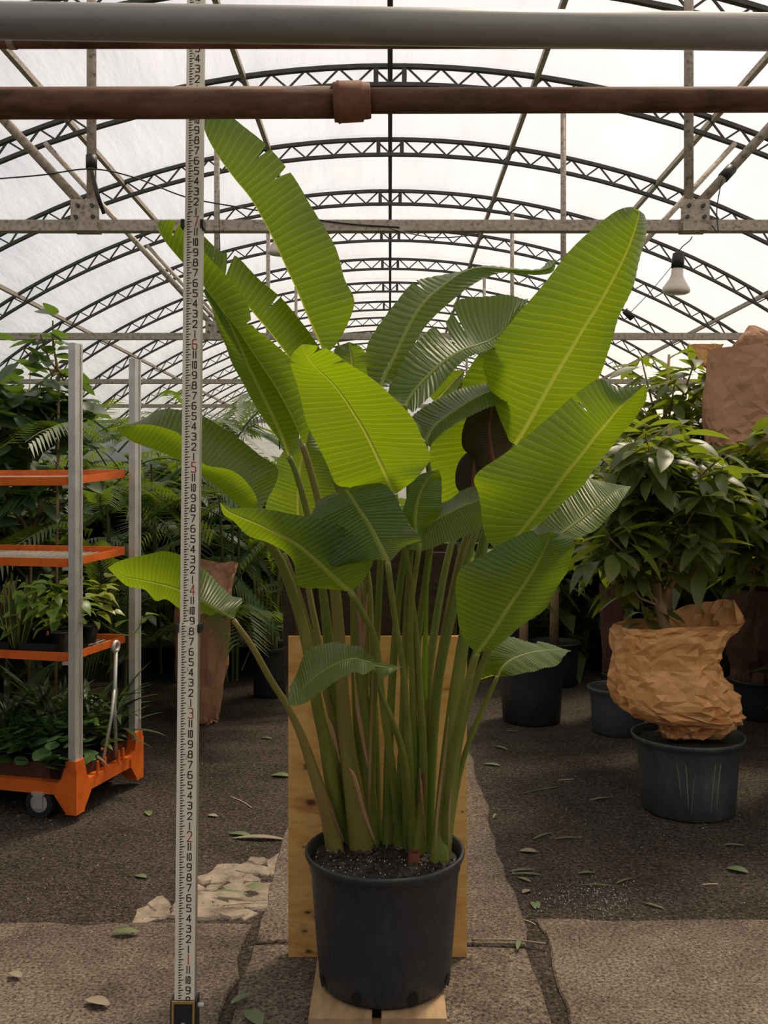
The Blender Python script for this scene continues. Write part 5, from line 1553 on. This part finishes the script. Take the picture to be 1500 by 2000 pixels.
litter_leaf(1110, 1639, 0.12, 0.012, -1.5, 'litter_green', 'thin grey-green blade touching the bent one', gr)
litter_leaf(1020, 1702, 0.10, 0.014, -1.4, 'litter_green', 'upper green blade in the heap beside the walkway', gr)
litter_leaf(1028, 1710, 0.12, 0.014, 1.5, 'litter_green', 'lower green blade in the heap beside the walkway', gr)
litter_leaf(1024, 1720, 0.06, 0.02, 0.8, 'litter_green', 'short green leaf in the heap beside the walkway', gr)
litter_leaf(1032, 1665, 0.07, 0.04, 1.4, 'litter_dry', 'tan dead leaf above the green heap beside the walkway', gr)
litter_leaf(1028, 1743, 0.04, 0.025, -0.9, 'litter_dry', 'small tan dead leaf below the green heap', gr)
litter_leaf(1042, 1770, 0.06, 0.02, 0.1, 'litter_green', 'left one of two upright green leaves near the slab edge', gr)
litter_leaf(1051, 1769, 0.06, 0.016, -0.1, 'litter_green', 'right one of two upright green leaves near the slab edge', gr)
litter_leaf(1145, 1707, 0.07, 0.02, 1.7, 'litter_green', 'pointed green leaf in the middle of the right dirt', gr)
litter_leaf(1165, 1732, 0.14, 0.012, 1.5, 'litter_green', 'long thin green blade across the perlite spill', gr)
litter_leaf(1220, 1722, 0.09, 0.014, -1.0, 'litter_green', 'forked green blade at the right end of the perlite spill', gr)
litter_leaf(1276, 1771, 0.08, 0.012, 0.9, 'litter_green', 'thin green sprig just above the right slab edge', gr)
litter_leaf(1440, 1702, 0.08, 0.05, 1.0, 'litter_green', 'crumpled green leaf at the right of the dirt', gr)
litter_leaf(1432, 1653, 0.09, 0.02, 1.5, 'litter_green', 'flat green leaf below the scuffed pot', gr)
litter_leaf(978, 1462, 0.10, 0.025, 0.7, 'litter_green', 'dark green leaf in front of the black pot with the lit paddle leaf', gr)
litter_leaf(960, 1495, 0.09, 0.03, 1.2, 'litter_green', 'grey leaf on the dirt beside the walkway joint', gr)
litter_leaf(966, 1595, 0.07, 0.012, -0.3, 'litter_green', 'thin grey blade leaning on the walkway edge', gr)
litter_leaf(1000, 1430, 0.08, 0.02, 1.4, 'litter_green', 'thin grey leaf close to the black pot', gr)
twig(450, 1556, 492, 1578, 0.003, 'litter_pale', 'pale straight stalk on the dirt right of the rod', gl)
twig(435, 1768, 522, 1763, 0.0022, 'litter_pale', 'pale curved stalk across the rubble patch', gl, 0.018)
twig(920, 1835, 1066, 1843, 0.003, 'litter_dry', 'long reddish stick across the walkway joint', gs, 0.016)
twig(1020, 1550, 1090, 1537, 0.003, 'litter_green', 'grey-green stalk on the right dirt near the walkway', gr)
twig(1090, 1524, 1122, 1522, 0.002, 'litter_pale', 'pale crooked stalk left of the scuffed pot', gr)
twig(1372, 1728, 1402, 1727, 0.003, 'litter_pale', 'short white stalk on the right dirt', gr)
twig(1022, 1796, 1046, 1806, 0.0025, 'litter_pale', 'white stalk at the corner of the right slab', gr)
rr = random.Random(5)
def grit(name, n, fx, mat, label, smin, smax, parent=floor):
    f = MB()
    for k in range(n):
        p = fx(rr)
        s = rr.uniform(smin, smax)
        R3 = Euler((rr.uniform(0, 6), rr.uniform(0, 6), rr.uniform(0, 6))).to_matrix()
        vs = [p + R3 @ Vector(v) * s for v in ((1, 0, 0), (-0.5, 0.8, 0), (-0.5, -0.8, 0.1), (0, 0, 0.8))]
        f.add(vs, [(0, 1, 2), (0, 1, 3), (1, 2, 3), (2, 0, 3)])
    o = f.build(name, mat, parent)
    o['kind'] = 'stuff'
def dirt_pos(r):
    while True:
        p = G(r.uniform(-50, 1550), 955 + 460 * 1.84 ** r.uniform(0, 1), 0)
        if abs(p.x) > 0.46:
            return Vector((p.x, p.y, 0.002))
M['grit'] = plain('brown_grit', (0.13, 0.10, 0.075), 0.95)
M['grit_pale'] = plain('pale_wood_chip', (0.34, 0.28, 0.20), 0.9)
grit('grit', 5200, dirt_pos, M['grit'], '', 0.002, 0.007)
grit('wood_chips', 420, dirt_pos, M['grit_pale'], '', 0.002, 0.006)
grit('perlite', 260, lambda r: G(r.gauss(1160, 60), min(1795, max(1690, r.gauss(1750, 22))), 0.002), M['perlite'], '', 0.002, 0.004)
def slab_pos(r):
    p = G(r.uniform(0, 1500), r.uniform(1815, 2000), 0.017)
    return p
grit('pale_specks', 70, slab_pos, M['grit_pale'], '', 0.002, 0.004)
